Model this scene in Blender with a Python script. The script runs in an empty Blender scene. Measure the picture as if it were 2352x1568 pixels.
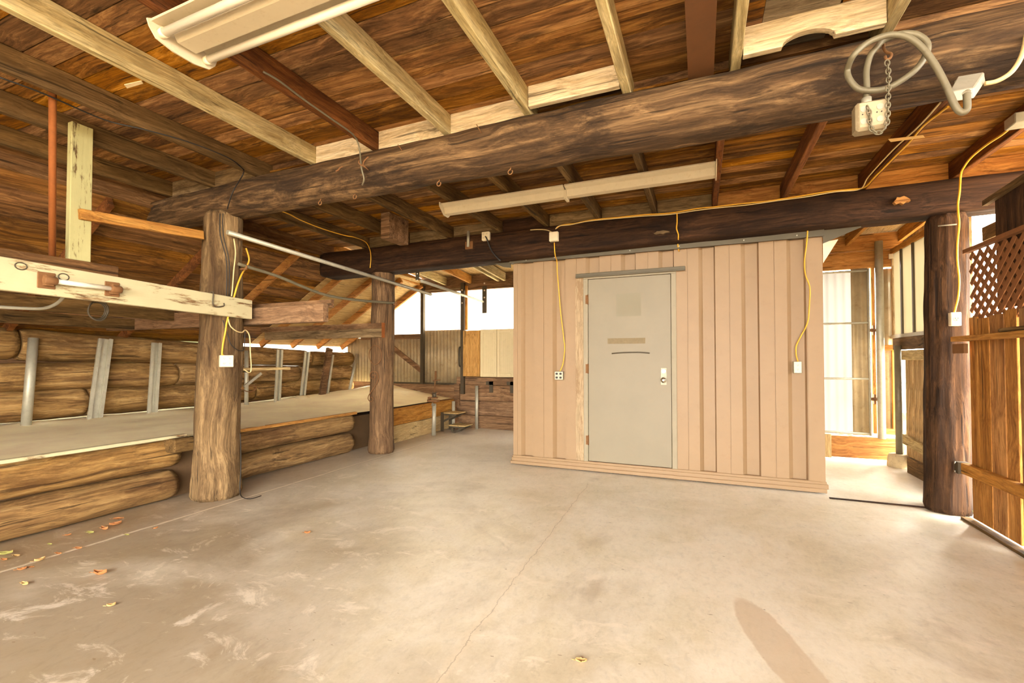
import bpy, bmesh, math, random
from mathutils import Vector, Matrix, noise

# ---------------------------------------------------------------- camera, world, light
SC = bpy.context.scene
COL = SC.collection
W, H = 2352, 1568
FPX, YAW, PITCH_PX, SHIFT_PX, EYE = 1040.0, math.radians(22.65), 22.0, 20.0, 1.25
PITCH = math.atan(PITCH_PX / FPX)
cam_d = bpy.data.cameras.new('camera')
cam = bpy.data.objects.new('camera', cam_d)
COL.objects.link(cam)
cam.location = (0, 0, EYE)
cam.rotation_euler = (math.pi / 2 + PITCH, 0, YAW)
cam_d.sensor_width = 36.0
cam_d.lens = FPX * 36.0 / W
cam_d.shift_y = SHIFT_PX / W
cam_d.clip_start = 0.02
SC.camera = cam

world = bpy.data.worlds.new('sky')
SC.world = world
world.use_nodes = True
bg = world.node_tree.nodes['Background']
bg.inputs[0].default_value = (1.0, 0.96, 0.885, 1)
bg.inputs[1].default_value = 22.0

sun_d = bpy.data.lights.new('sun', 'SUN')
sun_d.energy = 5.0
sun_d.angle = math.radians(9)
sun_d.color = (1.0, 0.93, 0.8)
sun = bpy.data.objects.new('sun', sun_d)
COL.objects.link(sun)
sun.rotation_euler = (math.radians(52), 0, math.radians(150))

SC.view_settings.view_transform = 'Standard'
SC.view_settings.look = 'None'
SC.view_settings.gamma = 1
SC.view_settings.exposure = 0.33
SC.view_settings.use_curve_mapping = False

# ---------------------------------------------------------------- measuring helpers: a sight line meets a plane of the place
_R = Vector((math.cos(YAW), math.sin(YAW), 0))
_FH = Vector((-math.sin(YAW), math.cos(YAW), 0))
_F = _FH * math.cos(PITCH) + Vector((0, 0, math.sin(PITCH)))
_U = _R.cross(_F)
_C = Vector((0, 0, EYE))
def _ray(px, py): return _R * ((px - 1176) / FPX) + _U * (-(py - 784 - SHIFT_PX) / FPX) + _F
def oz(px, py, z=0.0):
    d = _ray(px, py); return _C + d * ((z - EYE) / d.z)
def oy(px, py, y):
    d = _ray(px, py); return _C + d * (y / d.y)
def ox(px, py, x):
    d = _ray(px, py); return _C + d * (x / d.x)

# ---------------------------------------------------------------- materials
def lin(c):
    return tuple(((v / 255) / 12.92 if v / 255 <= 0.04045 else ((v / 255 + 0.055) / 1.055) ** 2.4) for v in c) + (1,)
class NT:
    def __init__(s, name):
        s.m = bpy.data.materials.new(name); s.m.use_nodes = True
        s.t = s.m.node_tree; s.n = s.t.nodes; s.l = s.t.links
        s.b = s.n['Principled BSDF']; s.out = s.n['Material Output']
    def new(s, typ, **k):
        n = s.n.new(typ)
        for a, v in k.items(): setattr(n, a, v)
        return n
    def put(s, sock, v):
        if isinstance(v, bpy.types.NodeSocket): s.l.new(v, sock)
        elif v is not None:
            if hasattr(sock.default_value, '__len__') and not hasattr(v, '__len__'): v = [v] * len(sock.default_value)
            sock.default_value = v
    def math(s, op, a, b=None, clamp=False):
        n = s.new('ShaderNodeMath', operation=op, use_clamp=clamp); s.put(n.inputs[0], a)
        if b is not None: s.put(n.inputs[1], b)
        return n.outputs[0]
    def vmath(s, op, a, b=None):
        n = s.new('ShaderNodeVectorMath', operation=op); s.put(n.inputs[0], a)
        if b is not None: s.put(n.inputs[1], b)
        return n.outputs[0]
    def noise(s, vec, scale, detail=4, rough=0.55, dist=0.0):
        n = s.new('ShaderNodeTexNoise'); s.put(n.inputs['Vector'], vec)
        n.inputs['Scale'].default_value = scale; n.inputs['Detail'].default_value = detail
        n.inputs['Roughness'].default_value = rough; n.inputs['Distortion'].default_value = dist
        return n.outputs['Fac']
    def ramp(s, fac, stops, interp='LINEAR'):
        n = s.new('ShaderNodeValToRGB'); s.put(n.inputs[0], fac); r = n.color_ramp; r.interpolation = interp
        while len(r.elements) < len(stops): r.elements.new(0.5)
        for e, (p, c) in zip(r.elements, stops):
            e.position = p; e.color = c if hasattr(c, '__len__') else (c, c, c, 1)
        return n.outputs[0]
    def mix(s, fac, a, b, mode='MIX'):
        n = s.new('ShaderNodeMix', data_type='RGBA', blend_type=mode)
        s.put(n.inputs[0], fac); s.put(n.inputs[6], a); s.put(n.inputs[7], b)
        return n.outputs[2]
    def bump(s, h, strength=0.3, dist=0.01):
        n = s.new('ShaderNodeBump'); n.inputs['Strength'].default_value = strength; n.inputs['Distance'].default_value = dist
        s.put(n.inputs['Height'], h); s.l.new(n.outputs[0], s.b.inputs['Normal'])
    def fin(s, col, rough=0.8, metal=0.0, spec=0.3):
        s.put(s.b.inputs['Base Color'], col); s.put(s.b.inputs['Roughness'], rough)
        s.put(s.b.inputs['Metallic'], metal); s.b.inputs['Specular IOR Level'].default_value = spec
        return s.m
    def coords(s, island=False):
        tc = s.new('ShaderNodeTexCoord')
        if island: r = s.new('ShaderNodeNewGeometry').outputs['Random Per Island']
        else: r = s.new('ShaderNodeObjectInfo').outputs['Random']
        c = s.new('ShaderNodeCombineXYZ')
        s.put(c.inputs[0], s.math('MULTIPLY', r, 37.1)); s.put(c.inputs[1], s.math('MULTIPLY', r, 91.7)); s.put(c.inputs[2], s.math('MULTIPLY', r, 13.3))
        return s.vmath('ADD', tc.outputs['Object'], c.outputs[0]), r, tc.outputs['Object']

def wood(name, axis, dark, mid, light, stain=0.35, stain_col=(38, 24, 12), bump=0.35, rough=0.85, island=False, vary=0.35,
         grain=1.0, knots=0.5, paint=None, paint_amt=0.5, paint_scale=1.0, spec=0.2, crack=0.75):
    s = NT(name)
    v, r, raw = s.coords(island)
    al = dict(X=(0.07, 1, 1), Y=(1, 0.07, 1), Z=(1, 1, 0.07))[axis]
    st = s.vmath('MULTIPLY', v, al)
    warp = s.noise(v, 1.6, 2)
    wv = s.vmath('ADD', st, s.vmath('MULTIPLY', s.vmath('SUBTRACT', warp, (0.5, 0.5, 0.5)), (0.12, 0.12, 0.12)))
    n1 = s.noise(wv, 16 * grain, 8, 0.7, 0.9)
    col = s.ramp(n1, [(0.30, lin(dark)), (0.5, lin(mid)), (0.68, lin(light))])
    n2 = s.noise(wv, 90 * grain, 4, 0.7)
    col = s.mix(1.0, col, s.ramp(n2, [(0.32, 0.55), (0.6, 1.0)]), 'MULTIPLY')
    al4 = dict(X=(0.03, 1, 1), Y=(1, 0.03, 1), Z=(1, 1, 0.03))[axis]
    n6 = s.noise(s.vmath('ADD', s.vmath('MULTIPLY', v, al4), s.vmath('MULTIPLY', s.vmath('SUBTRACT', warp, (0.5, 0.5, 0.5)), (0.05, 0.05, 0.05))), 34 * grain, 5, 0.6)
    ck = s.ramp(n6, [(0.34, 1.0), (0.40, 0.0)])
    col = s.mix(s.math('MULTIPLY', ck, crack), col, lin(tuple(x * 0.42 for x in dark)))
    al2 = dict(X=(0.28, 1, 1), Y=(1, 0.28, 1), Z=(1, 1, 0.28))[axis]
    n3 = s.noise(s.vmath('MULTIPLY', v, al2), 3.2, 9, 0.74, 0.5)
    col = s.mix(s.math('MULTIPLY', s.ramp(n3, [(0.5, 0.0), (0.6, 1.0)]), stain), col, lin(stain_col))
    if knots:
        al3 = dict(X=(0.55, 3.2, 3.2), Y=(3.2, 0.55, 3.2), Z=(3.2, 3.2, 0.55))[axis]
        vo = s.new('ShaderNodeTexVoronoi'); s.put(vo.inputs['Vector'], s.vmath('MULTIPLY', v, al3)); vo.inputs['Scale'].default_value = 1.6
        col = s.mix(s.math('MULTIPLY', s.ramp(vo.outputs['Distance'], [(0.05, 1.0), (0.13, 0.0)]), knots), col, lin(tuple(x * 0.55 for x in dark)))
    hv = s.new('ShaderNodeHueSaturation')
    r2 = s.math('FRACT', s.math('MULTIPLY', r, 7.31))
    s.put(hv.inputs['Value'], s.math('ADD', s.math('MULTIPLY', r, vary), 1 - vary * 0.5))
    s.put(hv.inputs['Saturation'], s.math('ADD', s.math('MULTIPLY', r2, vary * 0.35), 0.98 - vary * 0.17))
    s.put(hv.inputs['Color'], col)
    col = hv.outputs[0]
    hgt = s.math('SUBTRACT', s.math('ADD', n1, s.math('MULTIPLY', n2, 0.5)), s.math('MULTIPLY', ck, 0.5 * crack))
    if paint:
        n4 = s.noise(s.vmath('MULTIPLY', v, al2), 9 * paint_scale, 8, 0.72, 0.4)
        n5 = s.noise(s.vmath('MULTIPLY', v, al), 60, 4, 0.7)
        mk = s.math('ADD', s.math('MULTIPLY', n4, 0.65), s.math('MULTIPLY', n5, 0.35))
        mk = s.ramp(mk, [(0.36 + 0.28 * paint_amt, 1.0), (0.42 + 0.28 * paint_amt, 0.0)])
        pc = s.mix(s.noise(v, 5, 5), lin(paint), lin(tuple(x * 0.86 for x in paint)))
        col = s.mix(mk, pc, col)
        hgt = s.math('SUBTRACT', s.math('MULTIPLY', hgt, 0.5), s.math('MULTIPLY', mk, 0.6))
    s.bump(hgt, bump, 0.012)
    return s.fin(col, rough, 0, spec)

def plain(name, c, rough=0.6, metal=0.0, var=0.12, dirt=0.2, dirt_col=(70, 55, 38), scale=6, spec=0.4, bump=0.0):
    s = NT(name); v, r, raw = s.coords()
    n = s.noise(v, scale, 6, 0.6)
    col = s.mix(n, lin(tuple(x * (1 - var) for x in c)), lin(tuple(min(255, x * (1 + var)) for x in c)))
    n2 = s.noise(v, scale * 2.3, 8, 0.7)
    col = s.mix(s.math('MULTIPLY', s.ramp(n2, [(0.55, 0.0), (0.72, 1.0)]), dirt), col, lin(dirt_col))
    if bump: s.bump(n2, bump, 0.004)
    return s.fin(col, rough, metal, spec)

def translucent(name, c, trans, streak=0.25):
    s = NT(name); tc = s.new('ShaderNodeTexCoord')
    n = s.noise(s.vmath('MULTIPLY', tc.outputs['Object'], (1, 1, 0.15)), 9, 6, 0.65)
    n2 = s.noise(tc.outputs['Object'], 1.4, 3)
    col = s.mix(s.math('MULTIPLY', s.ramp(s.math('MULTIPLY', n, n2), [(0.22, 0.0), (0.42, 1.0)]), streak), lin(c), lin(tuple(x * 0.6 for x in c)))
    t = s.new('ShaderNodeBsdfTranslucent'); d = s.new('ShaderNodeBsdfDiffuse')
    s.put(t.inputs[0], col); s.put(d.inputs[0], col)
    m = s.new('ShaderNodeMixShader'); m.inputs[0].default_value = trans
    s.l.new(d.outputs[0], m.inputs[1]); s.l.new(t.outputs[0], m.inputs[2]); s.l.new(m.outputs[0], s.out.inputs[0])
    return s.m

def make_concrete():
    s = NT('concrete'); tc = s.new('ShaderNodeTexCoord'); v = tc.outputs['Object']
    a = s.noise(v, 0.55, 6, 0.62, 0.3); b = s.noise(v, 2.3, 8, 0.66, 0.6); c = s.noise(s.vmath('MULTIPLY', v, (1.0, 0.45, 1)), 7, 8, 0.7)
    d = s.noise(v, 60, 4, 0.7)
    m = s.math('ADD', s.math('MULTIPLY', a, 0.5), s.math('ADD', s.math('MULTIPLY', b, 0.35), s.math('MULTIPLY', c, 0.15)))
    col = s.ramp(m, [(0.34, lin((178, 164, 138))), (0.45, lin((208, 196, 170))), (0.55, lin((226, 217, 196))), (0.68, lin((236, 229, 211)))])
    col = s.mix(0.22, col, s.ramp(d, [(0.3, 0.45), (0.7, 0.85)]), 'OVERLAY')
    # trodden dirt by the kerb; front and right painted darker to offset strong light
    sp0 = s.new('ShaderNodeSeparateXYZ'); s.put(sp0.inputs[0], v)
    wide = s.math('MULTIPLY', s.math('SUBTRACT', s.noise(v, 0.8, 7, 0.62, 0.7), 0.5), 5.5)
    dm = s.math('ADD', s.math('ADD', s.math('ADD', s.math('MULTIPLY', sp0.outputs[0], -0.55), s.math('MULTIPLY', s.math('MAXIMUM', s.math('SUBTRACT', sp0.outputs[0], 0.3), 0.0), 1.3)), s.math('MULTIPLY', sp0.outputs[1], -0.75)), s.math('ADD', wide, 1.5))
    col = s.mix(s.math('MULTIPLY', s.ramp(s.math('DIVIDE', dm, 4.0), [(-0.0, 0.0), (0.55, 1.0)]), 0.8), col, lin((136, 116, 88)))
    # chalky worn patches
    e = s.noise(s.vmath('MULTIPLY', v, (0.9, 1.5, 1)), 3.1, 9, 0.72, 0.8)
    col = s.mix(s.math('MULTIPLY', s.ramp(e, [(0.55, 0.0), (0.63, 1.0)]), 0.6), col, lin((232, 220, 200)))
    # dark oily spots
    f = s.noise(v, 1.25, 7, 0.6, 0.9)
    col = s.mix(s.math('MULTIPLY', s.ramp(f, [(0.6, 0.0), (0.72, 1.0)]), 0.4), col, lin((142, 120, 92)))
    g = s.new('ShaderNodeTexVoronoi'); s.put(g.inputs['Vector'], v); g.inputs['Scale'].default_value = 7.5
    gs = s.math('MULTIPLY', s.ramp(g.outputs['Distance'], [(0.02, 1.0), (0.055, 0.0)]), s.ramp(s.noise(v, 1.1, 2), [(0.5, 0.0), (0.6, 0.8)]))
    col = s.mix(gs, col, lin((84, 64, 42)))
    sep = s.new('ShaderNodeSeparateXYZ'); s.put(sep.inputs[0], v)
    X, Y = sep.outputs[0], sep.outputs[1]
    wob = s.math('MULTIPLY', s.math('SUBTRACT', s.noise(v, 4, 6, 0.7), 0.5), 0.10)
    def line(dist, w): return s.ramp(s.math('ABSOLUTE', dist), [(w * 0.35, 1.0), (w, 0.0)])
    # dirt band by the log kerb, and the pour joint along it
    col = s.mix(s.math('MULTIPLY', s.ramp(s.math('ADD', X, s.math('MULTIPLY', wob, 3.0)), [(-3.95 / 10 + 0.5, 1.0), (-3.6 / 10 + 0.5, 0.0)]) if False else s.math('SUBTRACT', 1.0, s.math('DIVIDE', s.math('ADD', X, 4.05), 0.55, True), True), 0.6), col, lin((150, 126, 96)))
    jd = s.math('ADD', s.math('ADD', X, 3.80), s.math('MULTIPLY', wob, 0.25))
    col = s.mix(s.math('MULTIPLY', line(s.math('ADD', jd, s.math('ADD', 0.014, s.math('MULTIPLY', wob, 0.3))), 0.026), 0.85), col, lin((226, 212, 186)))
    col = s.mix(s.math('MULTIPLY', line(jd, 0.009), 0.55), col, lin((74, 58, 40)))
    # the long hairline crack
    p, q = oz(1352, 1110), oz(1000, 1568)
    dx, dy = (q.x - p.x), (q.y - p.y); L = math.hypot(dx, dy)
    cd = s.math('ADD', s.math('ADD', s.math('MULTIPLY', s.math('SUBTRACT', X, p.x), dy / L), s.math('MULTIPLY', s.math('SUBTRACT', Y, p.y), -dx / L)), s.math('MULTIPLY', wob, 0.9))
    lim = s.math('LESS_THAN', Y, p.y)
    col = s.mix(s.math('MULTIPLY', s.math('MULTIPLY', s.ramp(s.math('ABSOLUTE', s.math('ADD', cd, s.math('MULTIPLY', wob, 0.4))), [(0.004, 1.0), (0.045, 0.0)]), lim), 0.4), col, lin((216, 198, 170)))
    col = s.mix(s.math('MULTIPLY', s.math('MULTIPLY', line(cd, 0.0035), lim), 0.45), col, lin((90, 70, 48)))
    fs = s.noise(s.vmath('MULTIPLY', v, (1.0, 0.55, 1)), 26, 6, 0.72, 0.4)
    col = s.mix(1.0, col, s.ramp(fs, [(0.33, 0.88), (0.5, 1.0)]), 'MULTIPLY')
    sk = s.noise(s.vmath('MULTIPLY', v, (0.5, 1.4, 1)), 38, 3, 0.5)
    col = s.mix(s.math('MULTIPLY', s.ramp(sk, [(0.70, 0.0), (0.74, 1.0)]), 0.55), col, lin((120, 96, 66)))
    a0, b0 = oz(1715, 1395), oz(1850, 1568)
    ex, ey = b0.x - a0.x, b0.y - a0.y; EL = math.hypot(ex, ey)
    lx = s.math('ADD', s.math('MULTIPLY', s.math('SUBTRACT', X, a0.x), ex / EL), s.math('MULTIPLY', s.math('SUBTRACT', Y, a0.y), ey / EL))
    ly = s.math('ADD', s.math('MULTIPLY', s.math('SUBTRACT', X, a0.x), ey / EL), s.math('MULTIPLY', s.math('SUBTRACT', Y, a0.y), -ex / EL))
    wb2 = s.math('MULTIPLY', s.math('SUBTRACT', s.noise(v, 3.0, 7, 0.65, 0.4), 0.5), 0.5)
    el = s.math('ADD', s.math('POWER', s.math('DIVIDE', s.math('SUBTRACT', lx, 0.30), 0.42), 2.0), s.math('POWER', s.math('DIVIDE', ly, 0.10), 2.0))
    spill = s.ramp(s.math('ADD', s.math('MULTIPLY', el, 0.4), wb2), [(0.36, 1.0), (0.44, 0.0)])
    col = s.mix(s.math('MULTIPLY', spill, 0.55), col, lin((186, 160, 126)))
    s.bump(s.math('ADD', b, s.math('MULTIPLY', d, 0.3)), 0.12, 0.01)
    return s.fin(col, s.ramp(b, [(0.35, 0.28), (0.65, 0.55)]), 0, 0.5)

M = {}
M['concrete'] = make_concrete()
M['deck'] = wood('roof_boards', 'X', (84, 53, 22), (144, 97, 44), (196, 144, 76), stain=0.65, stain_col=(46, 24, 10), island=True, vary=0.75, knots=0.8, bump=0.3)
M['deck_grey'] = wood('grey_roof_boards', 'X', (110, 96, 76), (140, 124, 100), (164, 148, 122), stain=0.3, island=True, vary=0.2, knots=0.2, bump=0.2)
M['slope'] = wood('eave_boards', 'Y', (72, 46, 19), (120, 80, 37), (164, 118, 60), stain=0.65, stain_col=(40, 22, 10), island=True, vary=0.7, knots=0.7)
M['ply'] = wood('plywood', 'Y', (176, 146, 92), (196, 164, 108), (208, 180, 124), stain=0.25, stain_col=(120, 84, 40), vary=0.1, knots=0.1, bump=0.1)
M['cream_y'] = wood('cream_rafter', 'Y', (164, 140, 88), (206, 186, 132), (224, 206, 156), stain=0.3, stain_col=(110, 84, 44), vary=0.15, knots=0.4)
M['cream_x'] = wood('cream_board', 'X', (180, 152, 110), (222, 200, 160), (236, 218, 184), stain=0.3, stain_col=(120, 92, 60), vary=0.12, knots=0.4)
M['grey_y'] = wood('weathered_rafter', 'Y', (72, 54, 27), (106, 80, 44), (136, 106, 62), stain=0.4, stain_col=(56, 40, 20), vary=0.25, knots=0.5)
M['red_y'] = wood('redwood_rafter', 'Y', (84, 44, 16), (120, 70, 28), (150, 94, 42), stain=0.4, vary=0.25, knots=0.4)
M['grey_x'] = wood('weathered_board', 'X', (92, 72, 46), (132, 108, 74), (160, 134, 96), stain=0.4, vary=0.25, knots=0.5)
M['grey_z'] = wood('weathered_upright', 'Z', (140, 112, 68), (190, 158, 106), (216, 188, 136), stain=0.35, vary=0.25, knots=0.4, island=True)
M['bark_x'] = wood('barky_log', 'X', (48, 34, 21), (92, 68, 42), (150, 118, 78), stain=0.85, stain_col=(40, 28, 18), bump=0.7, grain=0.8, vary=0.05, knots=0.5)
M['hewn_x'] = wood('dark_timber', 'X', (36, 22, 12), (60, 38, 21), (88, 58, 34), stain=0.6, stain_col=(26, 15, 8), bump=0.5, vary=0.05, knots=0.7)
M['post_pale'] = wood('weathered_log_post', 'Z', (74, 54, 32), (122, 96, 62), (164, 134, 92), stain=0.55, stain_col=(62, 42, 24), bump=0.7, vary=0.05, knots=0.5)
M['post_mid'] = wood('brown_log_post', 'Z', (70, 50, 32), (112, 84, 56), (150, 118, 82), stain=0.4, stain_col=(56, 36, 20), bump=0.6, vary=0.05, knots=0.4)
M['post_dark'] = wood('dark_log_post', 'Z', (38, 24, 13), (70, 46, 26), (108, 74, 44), stain=0.5, stain_col=(34, 20, 10), bump=0.8, vary=0.05, knots=0.3)
M['log_y'] = wood('wall_log', 'Y', (96, 66, 32), (152, 116, 66), (190, 154, 98), stain=0.6, stain_col=(74, 46, 22), bump=0.7, grain=0.8, vary=0.22, knots=0.5)
M['log_cut'] = plain('sawn_log_end', (140, 106, 62), 0.9, dirt=0.5)
M['white_y'] = wood('white_painted_timber', 'Y', (96, 70, 42), (136, 104, 66), (160, 126, 84), paint=(198, 186, 146), paint_amt=0.16, vary=0.05, bump=0.3, stain=0.2)
M['white_z'] = wood('white_painted_post', 'Z', (80, 58, 30), (110, 84, 48), (136, 108, 66), paint=(190, 182, 128), paint_amt=0.16, vary=0.05, bump=0.3, stain=0.2)
M['brown_x'] = wood('brown_timber', 'X', (92, 64, 40), (136, 102, 70), (166, 130, 94), stain=0.3, vary=0.15, knots=0.4)
M['brown_y'] = wood('brown_plank', 'Y', (78, 50, 26), (116, 82, 48), (146, 110, 70), stain=0.4, vary=0.25, knots=0.4)
M['orange_y'] = wood('orange_board', 'Y', (146, 92, 30), (186, 128, 52), (206, 152, 72), stain=0.25, stain_col=(100, 60, 20), vary=0.12, knots=0.5)
M['orange_x'] = wood('orange_header', 'X', (140, 84, 30), (180, 120, 52), (202, 146, 74), stain=0.25, stain_col=(110, 60, 24), vary=0.15, knots=0.4)
M['orange_z'] = wood('orange_stud', 'Z', (156, 96, 30), (196, 134, 52), (212, 156, 74), stain=0.25, vary=0.15, knots=0.4)
M['fence_z'] = wood('fence_boards', 'Z', (120, 74, 30), (170, 116, 56), (198, 144, 78), stain=0.4, stain_col=(84, 50, 22), vary=0.4, knots=0.5)
M['lattice'] = plain('lattice_wood', (124, 78, 40), 0.85, dirt=0.4, dirt_col=(60, 36, 18), scale=14)
M['bank'] = plain('dusty_bank', (250, 218, 176), 0.95, var=0.14, dirt=0.25, dirt_col=(196, 168, 126), scale=2.2, bump=0.5)
M['galv'] = plain('galvanised_steel', (172, 166, 146), 0.5, metal=0.45, var=0.12, dirt=0.35, dirt_col=(130, 116, 88), scale=12)
M['steel_dark'] = plain('dark_steel', (78, 68, 52), 0.55, metal=0.4, dirt=0.3, scale=10)
M['rust'] = plain('rusty_steel', (122, 84, 48), 0.8, metal=0.15, dirt=0.5, dirt_col=(86, 48, 24), scale=20)
M['rust_orange'] = plain('rust_orange_pipe', (138, 78, 30), 0.8, metal=0.1, dirt=0.4, dirt_col=(110, 56, 22), scale=25)
M['tin'] = plain('old_corrugated_iron', (166, 146, 110), 0.6, metal=0.25, var=0.2, dirt=0.6, dirt_col=(122, 92, 54), scale=5)
M['siding'] = plain('beige_painted_steel', (149, 121, 88), 0.5, var=0.05, dirt=0.16, dirt_col=(120, 84, 46), scale=5)
M['siding_groove'] = plain('siding_groove', (120, 90, 56), 0.8)
M['door_paint'] = plain('grey_door_paint', (134, 122, 99), 0.5, var=0.05, dirt=0.1, dirt_col=(130, 110, 80), scale=3)
M['frame_paint'] = plain('grey_frame_paint', (146, 134, 109), 0.55, var=0.05, dirt=0.15, scale=5)
M['flashing'] = plain('grey_flashing', (86, 77, 59), 0.5, metal=0.3, var=0.08, dirt=0.15)
M['white_metal'] = plain('white_enamel', (200, 186, 156), 0.45, var=0.04, dirt=0.25, dirt_col=(150, 112, 60), scale=14)
M['tube'] = plain('frosted_tube', (216, 206, 184), 0.25, var=0.02, dirt=0.05)
M['plastic'] = plain('ivory_plastic', (226, 212, 180), 0.45, var=0.05, dirt=0.15, scale=20)
M['black'] = plain('black_plastic', (34, 29, 24), 0.5, var=0.1, dirt=0.1)
M['yellow'] = plain('yellow_cable', (222, 168, 46), 0.5, var=0.08, dirt=0.15)
M['pale_cable'] = plain('cream_cable', (206, 182, 130), 0.5, var=0.08, dirt=0.15)
M['grey_cable'] = plain('grey_conduit', (112, 104, 82), 0.5, var=0.15, dirt=0.3, metal=0.2, scale=9)
M['chrome'] = plain('satin_chrome', (200, 194, 176), 0.25, metal=0.9, var=0.03, dirt=0.05)
M['cab_orange'] = wood('oak_cabinet', 'Z', (176, 124, 58), (200, 148, 76), (212, 164, 92), stain=0.08, vary=0.05, knots=0.0, bump=0.05, rough=0.5)
M['cab_cream'] = plain('cream_cabinet', (214, 194, 150), 0.5, var=0.04, dirt=0.12)
M['leaf_brown'] = plain('dry_leaf', (150, 98, 54), 0.8, var=0.25, dirt=0.3, dirt_col=(110, 60, 28), scale=30)
M['leaf_green'] = plain('wilted_leaf', (140, 134, 70), 0.8, var=0.2, dirt=0.25, dirt_col=(120, 96, 40), scale=30)
M['leaf_tan'] = plain('tan_leaf', (172, 138, 86), 0.8, var=0.2, dirt=0.25, scale=30)
M['mortar'] = plain('crumbling_concrete', (184, 164, 126), 0.95, dirt=0.4, scale=14, bump=0.6)
M['earth'] = plain('outside_ground', (168, 148, 116), 0.95, dirt=0.3, scale=1.0)
M['panel'] = translucent('fibreglass_sheet', (196, 190, 176), 0.85, 0.5)
M['panel_soft'] = translucent('frosted_sheet', (84, 81, 76), 0.85, 0.2)
M['panel_green'] = translucent('greenish_fibreglass', (74, 75, 52), 0.6)
M['glass'] = translucent('dirty_glazing', (150, 142, 124), 0.8, 0.12)
M['grass'] = plain('weed', (120, 140, 50), 0.7)
M['paper'] = plain('paper', (226, 206, 164), 0.9)
M['tape'] = plain('masking_tape', (206, 164, 96), 0.7)

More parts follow.
